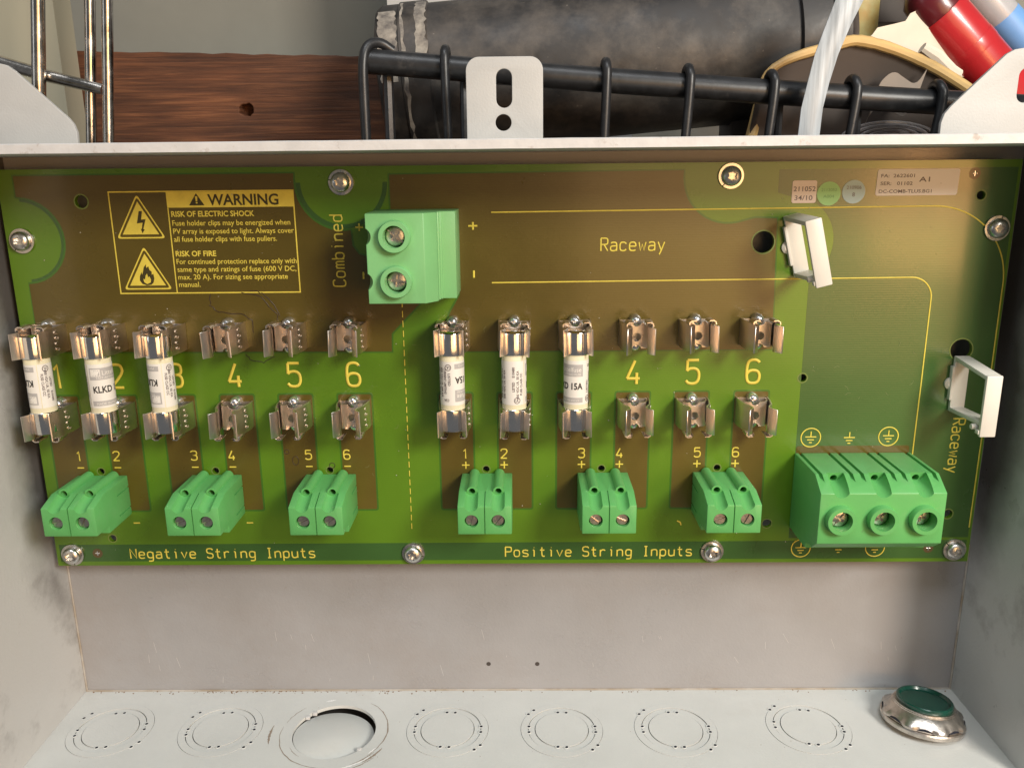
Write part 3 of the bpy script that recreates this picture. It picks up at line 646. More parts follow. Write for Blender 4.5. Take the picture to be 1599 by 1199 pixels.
# ================================================================== screws
def star(r, n=6):
    return [((r if i % 2 == 0 else r*.70)*math.cos(2*PI*i/(2*n)), (r if i % 2 == 0 else r*.70)*math.sin(2*PI*i/(2*n))) for i in range(2*n)]
head = MB().lathe([(3.7, 1.0), (3.85, 1.5), (3.75, 2.2), (3.3, 2.95), (2.5, 3.45), (1.4, 3.7), (.4, 3.75)], 32, (0, 0, 0), 'y').mesh('head')
cut = MB().prism(star(2.0), -5, -2.3, lambda p, q, t: (p, t, q)).mesh('cut')
HEADM = boolean(head, [('DIFFERENCE', cut)])
wm = MB()
segs = 44; prof = [(2.6, .1), (4.95, .1), (5.05, .5), (4.9, 1.0), (2.6, 1.05)]
vs = []; fs = []
for i in range(segs+1):
    a = 2*PI*.985*i/segs
    for r, h in prof: vs.append((r*math.cos(a), -(h+.35*i/segs*0), r*math.sin(a)))
for i in range(segs):
    for k in range(5):
        a = i*5+k; b = i*5+(k+1) % 5; fs.append((a, b, b+5, a+5))
fs += [(0, 1, 2, 3, 4), tuple(segs*5+k for k in (4, 3, 2, 1, 0))]
WASHM = wm.add(vs, fs).mesh('lock_washer')
SCR = [((6.5, 142.1), 'beside the left end of the warning print'), ((135.6, 163.6), 'above the vertical word Combined'), ((287.7, 164.5), 'at the top edge left of the small stickers'), ((393.2, 143.5), 'at the right edge where the yellow curve ends'),
       ((7.4, 5.5), 'in the lower left corner of the board'), ((157.7, 5.4), 'at the foot of the dashed line'), ((288.3, 5.6), 'just right of the words Positive String Inputs'), ((393.4, 5.9), 'in the lower right corner of the board')]
for i, ((x, z), where) in enumerate(SCR):
    t = thing('board_screw', 'silver star-drive screw with split washer '+where, 'screw', (x, 0, z), 'screws holding the circuit board')
    a = random.uniform(0, 6)
    link('lock_washer', WASHM, STEEL, t, rot=(0, a, 0)); link('screw_head', HEADM, STEEL, t, (0, -.1, 0), (0, a*1.7, 0))
    if i == 0: pass

# ================================================================== fuse clips
def clip_mesh(open_, flip):
    """sheet profile in (x, depth); flip puts the end stop at the bottom"""
    L = 11.2; T = .55
    pin, lip, mid = (4.05, 5.9, 5.75) if open_ else (3.5, 5.7, 5.5)
    dp = 1.4 if open_ else 0
    def arm(sx):
        pr = [(6.6, -.1), (6.5, -5.0), (mid, -11.0), (pin+(1.15 if open_ else .35), -13.6-dp*.6), (pin, -15.4-dp), (pin+.4, -16.5-dp), (lip, -18.9-dp*.9)]
        mb = MB(); n = len(pr)
        outer = pr; inner = []
        for k, p in enumerate(pr):
            d = Vector(pr[min(k+1, n-1)])-Vector(pr[max(k-1, 0)]); d.normalize(); nr = Vector((d.y, -d.x))
            if nr.x > 0: nr = -nr
            inner.append((p[0]+nr.x*T, p[1]+nr.y*T))
        poly = outer+inner[::-1]
        # sides of the sheet narrow a little towards the lip
        def fn(p, q, t):
            k = min(1, max(0, (-q-11)/8)); e = .35*k
            return (sx*p, q, t*(L/2-e))
        mb.prism(poly, -1, 1, fn)
        return mb
    saddle = MB()
    sp = [(-6.0, -1.2), (-5.6, -4.2), (-4.6, -6.2), (-3.2, -6.9), (3.2, -6.9), (4.6, -6.2), (5.6, -4.2), (6.0, -1.2)]
    poly = sp+[(p*.93, q+.6) for p, q in sp[::-1]]
    saddle.prism(poly, -L/2+.4, L/2-.4, lambda p, q, t: (p, q, t))
    sm = saddle.mesh('saddle')
    hole = MB().lathe([(1.75, 3), (1.75, 9)], 20, (0, 0, -.6), 'y').mesh('h')
    n1 = MB().lathe([(1.9, 3), (1.9, 9)], 16, (0, 0, L/2), 'y').mesh('h'); n2 = MB().lathe([(1.9, 3), (1.9, 9)], 16, (0, 0, -L/2), 'y').mesh('h')
    sm = boolean(sm, [('DIFFERENCE', hole), ('DIFFERENCE', n1), ('DIFFERENCE', n2)])
    stop = MB(); s = -1 if flip else 1
    for sx in (-1, 1):
        pts = [(sx*(mid-.1), s*(L/2-.2)), (sx*(mid-.2), s*(L/2+.9)), (sx*(mid-1.2), s*(L/2+1.6)), (sx*(mid-2.8), s*(L/2+1.5)), (sx*(mid-3.3), s*(L/2+.7))]
        inn = [(p*.92, q-s*.45) for p, q in pts]; inn[0] = (pts[0][0]-sx*.5, pts[0][1]); inn[1] = (pts[1][0]-sx*.5, pts[1][1]-s*.1)
        y0, y1 = (-15.6, -9.2)
        stop.prism(pts+inn[::-1], y0, y1, lambda p, q, t: (p, t, q))
    base = MB().box(-6.4, 6.4, -.9, -.12, -L/2+.3, L/2-.3)
    emb = MB()
    for k in range(4):
        z = 3.6-k*2.3
        pts = []
        for j in range(10):
            a = (.4+j*.55) if k % 2 == 0 else (2.2+j*.5)
            pts.append((6.68-.02, -8.1+.9*math.cos(a), z+.75*math.sin(a)))
        emb.tube([(p[0]+.0-(6.5-mid)*((-p[1]-5)/6)+.03, p[1], p[2]) for p in pts], .10, 5)
    dome = MB().lathe([(2.35, .1), (2.35, 4.6), (2.2, 5.5), (1.7, 6.4), (1.0, 6.85), (.3, 7.0)], 20, (0, 0, 0), 'y')
    return [('spring_arm', arm(-1).mesh('a', .1, 1), TIN, None), ('spring_arm', arm(1).mesh('a', .1, 1), TIN, None), ('saddle', sm, TIN, None), ('end_stop', stop.mesh('s', .08, 1), TIN, None),
            ('base', base.mesh('b'), TIN, None), ('embossing', emb.mesh('e'), TIN, None), ('rivet', dome.mesh('d'), SOLDER, (0, 2.2, L/2-.3)), ('rivet', dome.mesh('d'), SOLDER, (0, 2.2, -L/2+.7))]
CL = {(o_, f_): clip_mesh(o_, f_) for o_ in (0, 1) for f_ in (0, 1)}
NUM = ['one', 'two', 'three', 'four', 'five', 'six']
ORD = ['first', 'second', 'third', 'fourth', 'fifth', 'sixth']
for side, XS in (('negative', XN), ('positive', XP)):
    for i, x in enumerate(XS):
        for row, z in (('upper', 103.0), ('lower', 69.8)):
            if i < 3: lab = f'{row} metal clip gripping the {ORD[i]} fuse from left on the {side} side'
            else: lab = f'empty metal fuse clip {"above" if row == "upper" else "below"} the large yellow {NUM[i]} on the {side} side'
            t = thing('fuse_clip', lab, 'fuse clip', (x, 0, z), 'fuse clips on the circuit board')
            t.rotation_euler = (random.uniform(-.02, .02), random.uniform(-.035, .035), random.uniform(-.03, .03))
            for nm, me, m, loc in CL[(1 if i < 3 else 0, 1 if row == 'lower' else 0)]:
                link(nm, me, m, t, loc)

# ================================================================== fuses
RF = 4.95
def wrap_mesh(name, items, r):
    mb = MB()
    for vs, fs in items:
        mb.add([(r*math.sin(a/RF), -r*math.cos(a/RF), b) for a, b in vs], fs)
    return mb.mesh(name)
def quad(u0, u1, v0, v1, n=8):
    vs = []; fs = []
    for i in range(n+1):
        u = u0+(u1-u0)*i/n; vs += [(u, v0), (u, v1)]
    for i in range(n): fs.append((2*i, 2*i+2, 2*i+3, 2*i+1))
    return vs, fs
def ft(s, u, v, h, wd, bold=0, rot=False):
    vs, fs = font_flat(s, h/.73, wd, bold)
    if rot: vs = [(u-b, v+a) for a, b in vs]
    else: vs = [(u+a, v+b) for a, b in vs]
    return vs, fs
fuse_parts = []
bodyM = MB().lathe([(4.8, -13.2), (4.85, -13), (4.85, 13), (4.8, 13.2)], 40).mesh('body')
capM = MB().lathe([(4.7, 20.1), (5.15, 19.85), (5.32, 19.3), (5.32, 11.6), (5.28, 11.2), (5.0, 10.9)][::-1], 40).mesh('cap')
capM2 = MB().lathe([(4.7, -20.1), (5.15, -19.85), (5.32, -19.3), (5.32, -11.6), (5.28, -11.2), (5.0, -10.9)], 40).mesh('cap')
paperM = wrap_mesh('label', [quad(-1.6, 29.2, -8.9, 8.9, 48)], 4.92)
greyM = wrap_mesh('print', [quad(-.6, 13.6, 2.6, 7.4, 22), quad(-.6, 13.6, -8.0, -6.0, 22)], 4.97)
whiteM = wrap_mesh('print', [quad(-.1, 3.6, 4.0, 6.9, 6), ft('Littelfuse', 4.3, 4.5, 1.9, 8.6, .01), ft('FAST-ACTING FUSE', 2.0, 3.0, .9, 10.8), ft('MADE IN MEXICO', 1.0, -7.6, 1.0, 11)], 5.0)
logoM = wrap_mesh('print', [([(.3, 4.3), (1.1, 4.3), (2.2, 6.5), (1.4, 6.5)], [(0, 1, 2, 3)]), ([(1.6, 4.3), (2.1, 4.3), (3.2, 6.5), (2.7, 6.5)], [(0, 1, 2, 3)]), ([(2.5, 4.3), (3.3, 4.3), (3.3, 6.1)], [(0, 1, 2)])], 5.02)
blackM = wrap_mesh('print', [ft('KLKD 15A', .3, -2.6, 2.7, 13.2, .10)], 5.0)
def col(t, u, wd, v=-6.4): return ft(t, u, v, 1.0, wd, .035, True)
smallM = wrap_mesh('print', [col('LISTED', 16.3, 5.0, -4.2), col('CURRENT LIMITING', 18.0, 10.5), col('600 VAC I.R. 200 KA', 19.6, 12), col('600 VDC I.R. 50 KA', 21.2, 11.6),
    col('LISTED', 25.2, 4.0, -3.4), col('600 VDC I.R. 50 KA', 26.9, 11.5), col('FUSE CLASS CC', 28.4, 9.0, -5.0), col('E10480', 25.2, 4.2, 2.4)], 5.0)
def ringp(cu_, cv_): return ([(cu_+1.3*math.cos(a)*k, cv_+1.3*math.sin(a)*k) for k in (.80, 1) for a in [2*PI*i/20 for i in range(20)]], [(i, (i+1) % 20, 20+(i+1) % 20, 20+i) for i in range(20)])
markM = wrap_mesh('print', [ringp(16.2, -6.6), ft('UL', 15.5, -7.1, 1.1, 1.4, .03), ringp(26.2, -7.0), ft('UL', 25.5, -7.5, 1.1, 1.4, .03), ft('CSA', 16.0, 6.2, 1.1, 2.2, .03)], 5.0)
def make_fuse(x, lab, rotz, flip, dz):
    t = thing('fuse', lab, 'fuse', (x, -13.0, 86.3+dz), 'cartridge fuses in the clips')
    t.rotation_euler = (0, PI if flip else 0, rotz)
    # rotation about z first, then the end-over-end turn
    t.rotation_mode = 'ZXY' if False else 'XYZ'
    t.matrix_basis = Matrix.Translation(Vector((x, -13.0, 86.3+dz))*S) @ Matrix.Rotation(PI if flip else 0, 4, 'Y') @ Matrix.Rotation(rotz, 4, 'Z')
    link('ceramic_body', bodyM, CERAMIC, t); link('end_cap', capM, NICKEL, t); link('end_cap', capM2, NICKEL, t)
    p = link('paper_label', paperM, PAPER, t)
    link('printing', greyM, GREYINK, p); link('printing', whiteM, PAPER, p); link('printing', logoM, GREYINK, p); link('printing', blackM, BLACKINK, p); link('printing', smallM, MIDINK, p); link('printing', markM, MIDINK, p)
# u (mm round the body) that faces the viewer -> turn of the fuse
def turn(x, u, flip):
    ca = math.atan2(205.8-x, 335-13)
    return -ca-u/RF if flip else ca-u/RF
for x, u, flip, lab in ((XN[0], -2.3, True, 'white labelled cartridge fuse in the first negative clips at far left'), (XN[1], 3.5, False, 'cartridge fuse with KLKD facing forward in the second negative clips'),
                        (XN[2], -1.5, True, 'upside down cartridge fuse in the third clips of the negative side'), (XP[0], 14.6, True, 'upside down cartridge fuse just right of the dashed yellow line'),
                        (XP[1], -6.1, False, 'cartridge fuse with fine vertical print in the second positive clips'), (XP[2], 10.8, False, 'cartridge fuse reading 15A in the third clips of the positive side')):
    make_fuse(x, lab, turn(x, u, flip), flip, 0)

# ================================================================== terminal blocks
def small_block():
    W = 21.4; P = 10.6; h = W/2
    prof = [(0, 17.7), (-21, 17.7), (-30, 14.9), (-30, 3.0), (-20.5, 3.0), (-20.5, 0), (-.1, 0)]      # (depth, height)
    prof[0] = (-.1, 17.7)
    body = MB().prism(prof, -h, h, lambda p, q, t: (t, p, q)).mesh('body', .4, 2)
    ops = []
    sl = Vector((-9, -2.8)).normalized()
    for s in (-1, 1):
        cx = s*P/2
        # ridge with probe hole
        ops.append(('UNION', MB().lathe([(2.15, 1.0), (2.15, 21.6)], 24, (cx, 0, 17.75), 'y').mesh('r')))
    for s in (-1, 1):
        cx = s*P/2
        # scoop down the slope
        a = Vector((cx, -21.7, 18.55)); b = Vector((cx, -33, 14.55))
        ops.append(('DIFFERENCE', MB().tube([a, b], 2.75, 28).mesh('c')))
        ops.append(('DIFFERENCE', MB().lathe([(1.35, 12), (1.35, 24)], 18, (cx, 0, 17.9), 'y').mesh('c')))
        ops.append(('DIFFERENCE', MB().lathe([(2.75, 26.0), (2.75, 32)], 32, (cx, 0, 8.6), 'y').mesh('c')))
    ops.append(('DIFFERENCE', MB().box(-.22, .22, -31, -29.3, 2, 20).mesh('c')))
    ops.append(('DIFFERENCE', MB().prism([(-20.6, 18.6), (-31, 15.4), (-31, 13.6), (-20.6, 17.1)], -.22, .22, lambda p, q, t: (t, p, q)).mesh('c')))
    for s in (-1, 1):
        for z0 in (12.2, 3.2):
            ops.append(('DIFFERENCE', MB().box(min(s*h, s*(h-.7)), max(s*h, s*(h-.7))+.0001, -11, .5, z0, z0+.8).mesh('c') if s < 0 else MB().box(h-.7, h+.5, -11, .5, z0, z0+.8).mesh('c')))
    return boolean(body, ops, 32)
SBM = small_block()
def slot_screw(r):
    a = MB().lathe([(r, 0), (r, 2.6), (r-.15, 2.8)], 28, (0, 0, 0), 'y').mesh('s')
    c = MB().box(-.33, .33, -4, -2.0, -5, 5).mesh('c')
    return boolean(a, [('DIFFERENCE', c)])
SSM = slot_screw(2.35)
dark_disc = MB().lathe([(1.3, 0), (1.3, .1)], 16, (0, 0, 0), 'y').mesh('d')
SB = [(25.3, 'under the small digits one and two on the negative side', (1.2, .45)), (74.7, 'under the small digits three and four on the negative side', (1.1, 1.0)), (123.8, 'under the small digits five and six on the negative side', (1.2, .85)),
      (190.7, 'nearest the dashed line, under one plus and two plus', (.3, .75)), (239.9, 'under three plus and four plus', (-.9, -1.1)), (289.0, 'under five plus and six plus', (1.2, .45))]
for x, where, ang in SB:
    t = thing('terminal_block', 'two-pole green screw terminal block '+where, 'terminal block', (x, 0, 24.7), 'two-pole terminal blocks')
    link('housing', SBM, GREEN, t)
    for k, s in enumerate((-1, 1)):
        link('screw', SSM, ZINC, t, (s*5.3, -25.9, 8.6), (0, ang[k]+random.uniform(-.1, .1), 0))
        link('probe_hole', dark_disc, HOLE, t, (s*5.3, -14.5, 17.9))
def big_block(n, foot, topu=26.1, grooves=True):
    P = 16.2; W = P*n; h = W/2
    fb = foot
    prof = [(-.1, topu), (-25, topu), (-33, 20.9), (-33, 0), (-27.5, -4.1), (-24.5, -4.1), (-24.5, -4.6), (-22.2, -4.6), (-22.2, -5.3), (-20.8, -5.3), (-20.8, fb), (-.1, fb)]
    body = MB().prism(prof, -h, h, lambda p, q, t: (t, p, q)).mesh('body', .3, 2)
    ops = []
    for k in range(n):
        cx = -h+P*(k+.5)
        ring = MB().lathe([(5.9, 32), (5.75, 35.6), (5.5, 36)], 40, (cx, 0, 10.4), 'y').mesh('r'); ops.append(('UNION', ring))
    for k in range(n):
        cx = -h+P*(k+.5)
        ops.append(('DIFFERENCE', MB().lathe([(4.0, 26), (4.0, 40)], 36, (cx, 0, 10.4), 'y').mesh('c')))
        ops.append(('DIFFERENCE', MB().tube([(cx, -23.6, 25.5), (cx, -37, 21.4)], 3.4, 28).mesh('c')))
        ops.append(('DIFFERENCE', MB().lathe([(1.4, 14), (1.4, 26)], 18, (cx, 0, 23.7 if grooves else 19.5), 'y').mesh('c')))
        for dx in ((-6.0, 6.0) if grooves else ()):
            ops.append(('DIFFERENCE', MB().prism([(1, 27.5), (-28.5, 27.5), (-28.5, 23.9), (-24, 24.6), (1, 24.6)], cx+dx-.75, cx+dx+.75, lambda p, q, t: (t, p, q)).mesh('c')))
    return boolean(body, ops, 32)
def cross_screw(r):
    a = MB().lathe([(r, 0), (r, 2.0), (r*.86, 2.7), (r*.5, 3.0)], 32, (0, 0, 0), 'y').mesh('s')
    c1 = MB().box(-.5, .5, -4, -1.7, -2.2, 2.2).mesh('c'); c2 = MB().box(-2.2, 2.2, -4, -1.7, -.5, .5).mesh('c'); c3 = MB().box(-.28, .28, -4, -2.2, -5, 5).mesh('c')
    return boolean(a, [('DIFFERENCE', c1), ('DIFFERENCE', c2), ('DIFFERENCE', c3)])
CSM = cross_screw(3.7)
t = thing('ground_terminal_block', 'three-pole green terminal block with round screw collars under the earth symbols', 'terminal block', (345.4, 0, 24.4))
link('housing', big_block(3, -7.6), GREEN, t)
for k, (a, d) in enumerate(((.6, -29.6), (.9, -28.2), (.3, -28.0))):
    link('screw', CSM, ZINC, t, ((k-1)*16.2, d, 10.4), (0, a, 0)); link('probe_hole', dark_disc, HOLE, t, ((k-1)*16.2, -16, 23.7))
t = thing('output_terminal_block', 'large two-pole green terminal block beside the vertical word Combined', 'terminal block', (171.0, 0, 136.9), rot=(0, -PI/2, 0))
link('housing', big_block(2, -10.4, 21.4, False), GREEN2, t)
for k, (a, d) in enumerate(((.15, -28.8), (.7, -28.8))):
    link('screw', CSM, STEEL, t, ((k-.5)*16.2, d, 10.4), (0, a, 0)); link('probe_hole', dark_disc, HOLE, t, ((k-.5)*16.2, -16, 19.5))

# ================================================================== cable holders
def holder(lab, loc, ry, back, front, dep):
    t = thing('cable_holder', lab, 'cable holder', loc, 'white cable holders', (0, ry, 0))
    z0, z1 = back; f0, f1 = front; wd = 3.0; th = 1.7
    MB().box(-wd, wd, -1.7, -.1, z0, z1).build('back_bar', NYLON, t, bevel=.25)
    MB().prism([(-1.5, z1-th), (-1.5, z1), (-dep, f1), (-dep, f1-th)], -wd, wd, lambda p, q, s: (s, p, q)).build('upper_arm', NYLON, t, bevel=.2)
    MB().prism([(-1.5, z0), (-1.5, z0+th), (-dep, z0+th+1), (-dep, z0+1)], -wd, wd, lambda p, q, s: (s, p, q)).build('lower_arm', NYLON, t, bevel=.2)
    MB().box(-wd-.1, wd+.1, -dep-1.6, -dep+.1, f0, f1+.1).build('front_bar', NYLON, t, bevel=.5)
    MB().box(-wd-1.0, -wd+.1, -2.4, -.1, z0+5, z1-4).build('base_rib', NYLON, t, bevel=.15)
    MB().lathe([(2.6, .05), (2.6, .9), (1.6, 1.6)], 18, (0, 0, 0), 'y').build('snap_foot', NYLON, t, (-wd-.2, 0, (z0+z1)/2))
    MB().box(-wd-.55, -wd+.2, -dep-1.0, -dep+1.4, f0+1.0, f0+2.6).build('latch_tab', NYLON, t, bevel=.15)
    c = MB().lathe([(1.0, -2.2), (1.2, -1.8), (1.2, 1.8), (1.0, 2.2)], 14, axis='x', c=(0, 0, 0)); c.build('latch_pin', NYLON, t, (-wd+.6, -dep+2.6, f0+3.2))
    return t
holder('white plastic cable holder tilted beside the large round hole', (315.0, 0, 137.3), -.245, (-12, 12.6), (-13.0, 12.2), 25)
holder('upright white plastic cable holder at the right edge above the word Raceway', (386.0, 0, 80.3), .0, (-11.4, 11.8), (-14.8, 9.6), 24.5)

# ================================================================== stickers
def sticker(name, lab, poly, m, rows, ink, cat='sticker', y=-.22):
    xs = [p[0] for p in poly]; zs = [p[1] for p in poly]; cx = sum(xs)/len(xs); cz = sum(zs)/len(zs)
    t = thing(name, lab, cat, (cx, 0, cz), 'small stickers on the circuit board')
    plate('paper', [(a-cx, b-cz) for a, b in poly], [], y, -.04, m, t)
    mb_rows = [(s, a-cx, b-cz, h, wd, bo) for s, a, b, h, wd, bo in rows]
    board_text('lettering', mb_rows, y-.04, ink, t)
sticker('date_sticker', 'pinkish square sticker reading 211052 34/10', rrect(311.9, 321.4, 153.9, 162.5, .8, 3), PINKP, [('211052', 312.4, 158.4, 1.9, 8.6, .02), ('34/10', 313.0, 155.0, 1.9, 7.0, .02)], MIDINK)
sticker('round_sticker', 'small round pale green sticker with faint print', circle(326.3, 157.4, 4.6, 28), GRNP, [('2112052', 323.3, 158.3, 1.2, 6.0, .0), ('A004', 324.2, 155.8, 1.2, 4.2, 0)], mat('faint_green_print', (.13, .33, .11), .5))
sticker('round_sticker', 'small round pale blue sticker numbered 210906', circle(335.9, 158.0, 4.5, 28), BLUP, [('210906', 333.0, 159.0, 1.4, 5.8, .01), ('8', 335.4, 156.2, 1.6, 1.0, .02)], MIDINK)
sticker('serial_label', 'white rectangular serial label with A1 near the top right corner', [(a+(b-161)*.03, b) for a, b in rrect(344.5, 376.2, 156.4, 166.4, .8, 3)], WHITEP,
        [('FA:  2622601', 346.0, 163.3, 1.35, 13.0, .02), ('SER:   01102', 346.0, 160.4, 1.35, 12.4, .02), ('DC-COMB-TLUS.BG1', 345.6, 157.4, 1.35, 20.5, .02), ('A1', 360.8, 161.6, 1.9, 4.2, .03)], MIDINK, 'label')

# ================================================================== conduit plug on the floor
t = thing('conduit_plug', 'silver locknut with a dark green cap on the enclosure floor', 'conduit plug', (382.8, -11.8, FL+2.4), rot=(-.11, .07, 0))
wob = lambda a, k: 1+(.07*max(0, math.cos(a*8))**.6 if k in (1, 2, 3) else 0)
MB().lathe([(17.2, -1.5), (17.5, .2), (17.2, .8), (14.0, .9)], 64).build('washer', ZINC, t)
MB().lathe([(15.0, .8), (16.4, 1.0), (16.5, 2.0), (15.8, 3.2), (14.4, 4.6), (13.2, 6.0), (12.9, 6.1), (12.9, 6.6), (12.5, 6.7), (12.5, 7.2), (11.6, 7.2)], 96, wob=wob).build('locknut', ZINC, t)
mb = MB()
for k in range(8):
    a = 2*PI*(k+.5)/8
    pts = [(16.35*math.cos(a+d), 16.35*math.sin(a+d), 1.25+.9*math.cos(d*7)) for d in (-.2, -.12, 0, .12, .2)]
    mb.tube(pts, [.15, .45, .55, .45, .15], 6)
mb.build('notch_shade', HOLE, t)  # dark-coloured beads standing for the shade in the scalloped notches
mb = MB().lathe([(11.5, 7.0), (11.7, 7.4), (11.6, 8.8), (11.2, 9.2), (10.5, 9.2), (10.1, 8.6), (9.8, 8.1), (.2, 7.9)], 56).build('cap', CAPG, t)

# ================================================================== things behind the box
GY = -84.0
def stand(px, y): return at(px, 0, y)[0]
# cream post
t = MB().box(-150, at(84, 60, 120)[0]+2, 120, 138, GY, 420).build('cream_board', CREAM); tag(t, 'tall cream painted board at the left behind the chrome wires', 'board')
p = at(606, 40, 210)
t = MB().box(p[0], p[0]+150, 210, 222, GY, 420).build('pale_board', mat('pale_board_paint', (.50, .49, .47), .6, var=.06, vscale=20)); tag(t, 'pale grey board standing upright behind the black pipe', 'board')
# plank with a knot hole
x1 = 165
t = thing('wooden_plank', 'weathered reddish brown plank with a knot hole behind the box', 'plank', (0, 150, GY))
kx, kz = at(385, 172, 150)[0], at(385, 172, 150)[2]-GY
zl, zr = at(85, 78, 150)[2]-GY, at(560, 92, 150)[2]-GY
top = [(-60+ (x1+60)*i/30, zl+(zr-zl)*i/30+random.uniform(-.4, .4)) for i in range(31)]
plate('board', [(-60, 0)]+top+[(x1, 0)][::1], [[(kx+4.2*math.cos(a)*random.uniform(.8, 1.1), kz+3.6*math.sin(a)*random.uniform(.8, 1.1)) for a in [2*PI*i/16 for i in range(16)]]], 0, 18, WOOD, t, bevel=.8)
mb = MB(); mb.lathe([(6.0, -9), (5.4, -6), (3.0, -12)], 16, (kx, 0, kz), 'y'); mb.build('knot', WOOD, t)
# chrome wire rack
t = thing('chrome_wire_rack', 'worn chrome wire rack at the left behind the box', 'wire rack', (0, 60, GY))
for px, r, dy in ((59, 2.9, -6), (140, 2.4, 4), (167, 2.4, -4)):
    a = Vector(at(px, 0, 60+dy)); b = Vector(at(px+3, 230, 60+dy)); d = (b-a)/(b.z-a.z)
    pts = [a+d*(zz-a.z) for zz in (330, 240, 180, 60, GY+.2)]
    MB().tube([(p.x, dy, p.z-GY) for p in pts], r, 16).build('upright_wire', CHROME, t)
a = at(-40, 90, 58); b = at(0, 98, 58); c = at(70, 118, 58); d = at(160, 140, 58)
MB().tube([(p[0], -1.5, p[2]-GY) for p in (a, b, c, d)], [3.0, 3.0, 2.8, 2.4], 12).build('cross_wire', CHROME, t)
# black wire basket
t = thing('black_wire_basket', 'black vinyl coated wire basket behind the enclosure', 'basket', (270, 50, GY))
ra, rb = at(572, 96, 50), at(1640, 170, 50)
MB().tube([(ra[0]-270+(rb[0]-ra[0])*k/8, 0, ra[2]-GY+(rb[2]-ra[2])*k/8-1.2*math.sin(PI*k/8)) for k in range(9)], 5.3, 18).build('top_rail', BLKW, t)
for px in (697, 945, 1073, 1203, 1330, 1462):
    xr = at(px, 110, 50)[0]; f = (xr-ra[0])/(rb[0]-ra[0]); zr = ra[2]+(rb[2]-ra[2])*f-GY-1.2*math.sin(PI*f)
    lean = (px-800)*.002
    pts = [(xr-270, 3.5, zr+3.5), (xr-270, 2, zr+6.6), (xr-270, -2, zr+7.6), (xr-270, -6, zr+6.2), (xr-270+lean, -7.5, zr+2), (xr-270-lean*4, -7.5, zr-40), (xr-270-lean*8, -7.5, zr-260)]
    pts = [p for p in pts]; pts[-1] = (pts[-1][0], -7.5, .5)
    MB().tube(smooth3(pts), 2.05, 12).build('basket_wire', BLKW, t)
    if px in (697, 1203, 1330):
        MB().tube([(xr-270+7, 7, zr-5), (xr-270+6, 7, .5)], 1.8, 8).build('basket_wire', BLKW, t)
# the corner wire curving round the rail end
x0 = at(566, 110, 44)[0]-270; zr = ra[2]-GY
MB().tube(smooth3([(x0+12, 3, zr+4.5), (x0+7, 1, zr+8.0), (x0+2, -3, zr+6.4), (x0+.2, -5.5, zr), (x0, -6, zr-15), (x0, -6, .5)]), 2.2, 12).build('basket_wire', BLKW, t)
MB().tube([(x0+9, 6, zr-4), (x0+8, 6, .5)], 2.4, 8).build('basket_wire', BLKW, t)
# big dirty black pipe
pa, pb = Vector(at(604, 133, 110)), Vector(at(1305, 63, 110))
t = thing('black_pipe', 'fat dirty black plastic pipe lying in the wire basket', 'pipe', tuple(pa))
ln = (pb-pa).length; dirv = (pb-pa).normalized()
t.rotation_euler = dirv.to_track_quat('X', 'Z').to_euler()
MB().lathe([(30, 0), (34.5, 1.2), (36.3, 4), (36.3, 12), (37.0, 12.5), (37.0, 25), (35.6, 26), (35.4, ln-28), (36.5, ln-27)], 72, axis='x').build('tube', PIPEM, t, ang=25)
MB().lathe([(36.4, ln-28), (37.6, ln-27.5), (37.8, ln-14), (37.2, ln-13.5), (38.2, ln-13), (38.2, ln-6), (37.4, ln-5), (30, ln)], 72, axis='x').build('collar', PIPEM, t, ang=25)
mb = MB()
for x0_, x1_, a0, a1 in ((3.0, 11.5, -.05, .62), (13.5, 15.0, -.6, .75), (20.5, 25.5, .0, .75)):
    n = 22; vs = []; fs = []
    for i in range(n+1):
        a = PI*.5+PI*.5 - (a0+(a1-a0)*i/n)*1.6 + .35
        e0 = x0_+random.uniform(-.6, .6); e1 = x1_+random.uniform(-.9, .9)
        for e in (e0, e1):
            rr = 37.12 if e > 12.4 else 36.45
            vs.append((e, -rr*math.cos(a-PI/2) if False else -rr*math.sin(a-PI/2+.0) if False else -rr*math.cos((a0+(a1-a0)*i/n)*1.6), rr*math.sin((a0+(a1-a0)*i/n)*1.6)))
    for i in range(n): fs.append((2*i, 2*i+1, 2*i+3, 2*i+2))
    mb.add(vs, fs)
mb.build('chalky_residue', CHALK, t)
# frosted plastic strap hanging over the rail
t = None
def ribbon(name, pts, w0, m, parent=None, loc=(0, 0, 0), th=.5, curl=0):
    """thick ribbon along pts (mm), widths in x direction"""
    vs = []; fs = []; n = len(pts); K = 6
    for i, (x, y, z, wd) in enumerate(pts):
        for k in range(K+1):
            u = k/K*2-1
            vs.append((x+u*wd-loc[0], y-curl*(1-u*u)-loc[1], z-loc[2])); 
        for k in range(K+1):
            u = 1-k/K*2
            vs.append((x+u*wd-loc[0], y-curl*(1-u*u)+th-loc[1], z-loc[2]))
    R = 2*(K+1)
    for i in range(n-1):
        for k in range(R):
            j = (k+1) % R; fs.append((i*R+k, i*R+j, (i+1)*R+j, (i+1)*R+k))
    fs += [tuple(range(R))[::-1], tuple((n-1)*R+k for k in range(R))]
    return MB().add(vs, fs).build(name, m, parent, loc if parent is None else None)
sp = []
for (px, py, hw) in ((1352, -40, 20), (1327, 0, 19), (1309, 40, 17), (1291, 85, 16), (1278, 130, 15), (1268, 170, 15), (1263, 212, 15), (1262, 300, 15)):
    p = at(px, py, 32); sp.append((p[0], 32, p[2], hw/3.35))
o = ribbon('plastic_strap', sp, 0, STRAP, None, (sp[-1][0], 32, sp[-1][2]), .6, .9); tag(o, 'frosted white plastic strap hanging over the basket rail', 'strap')
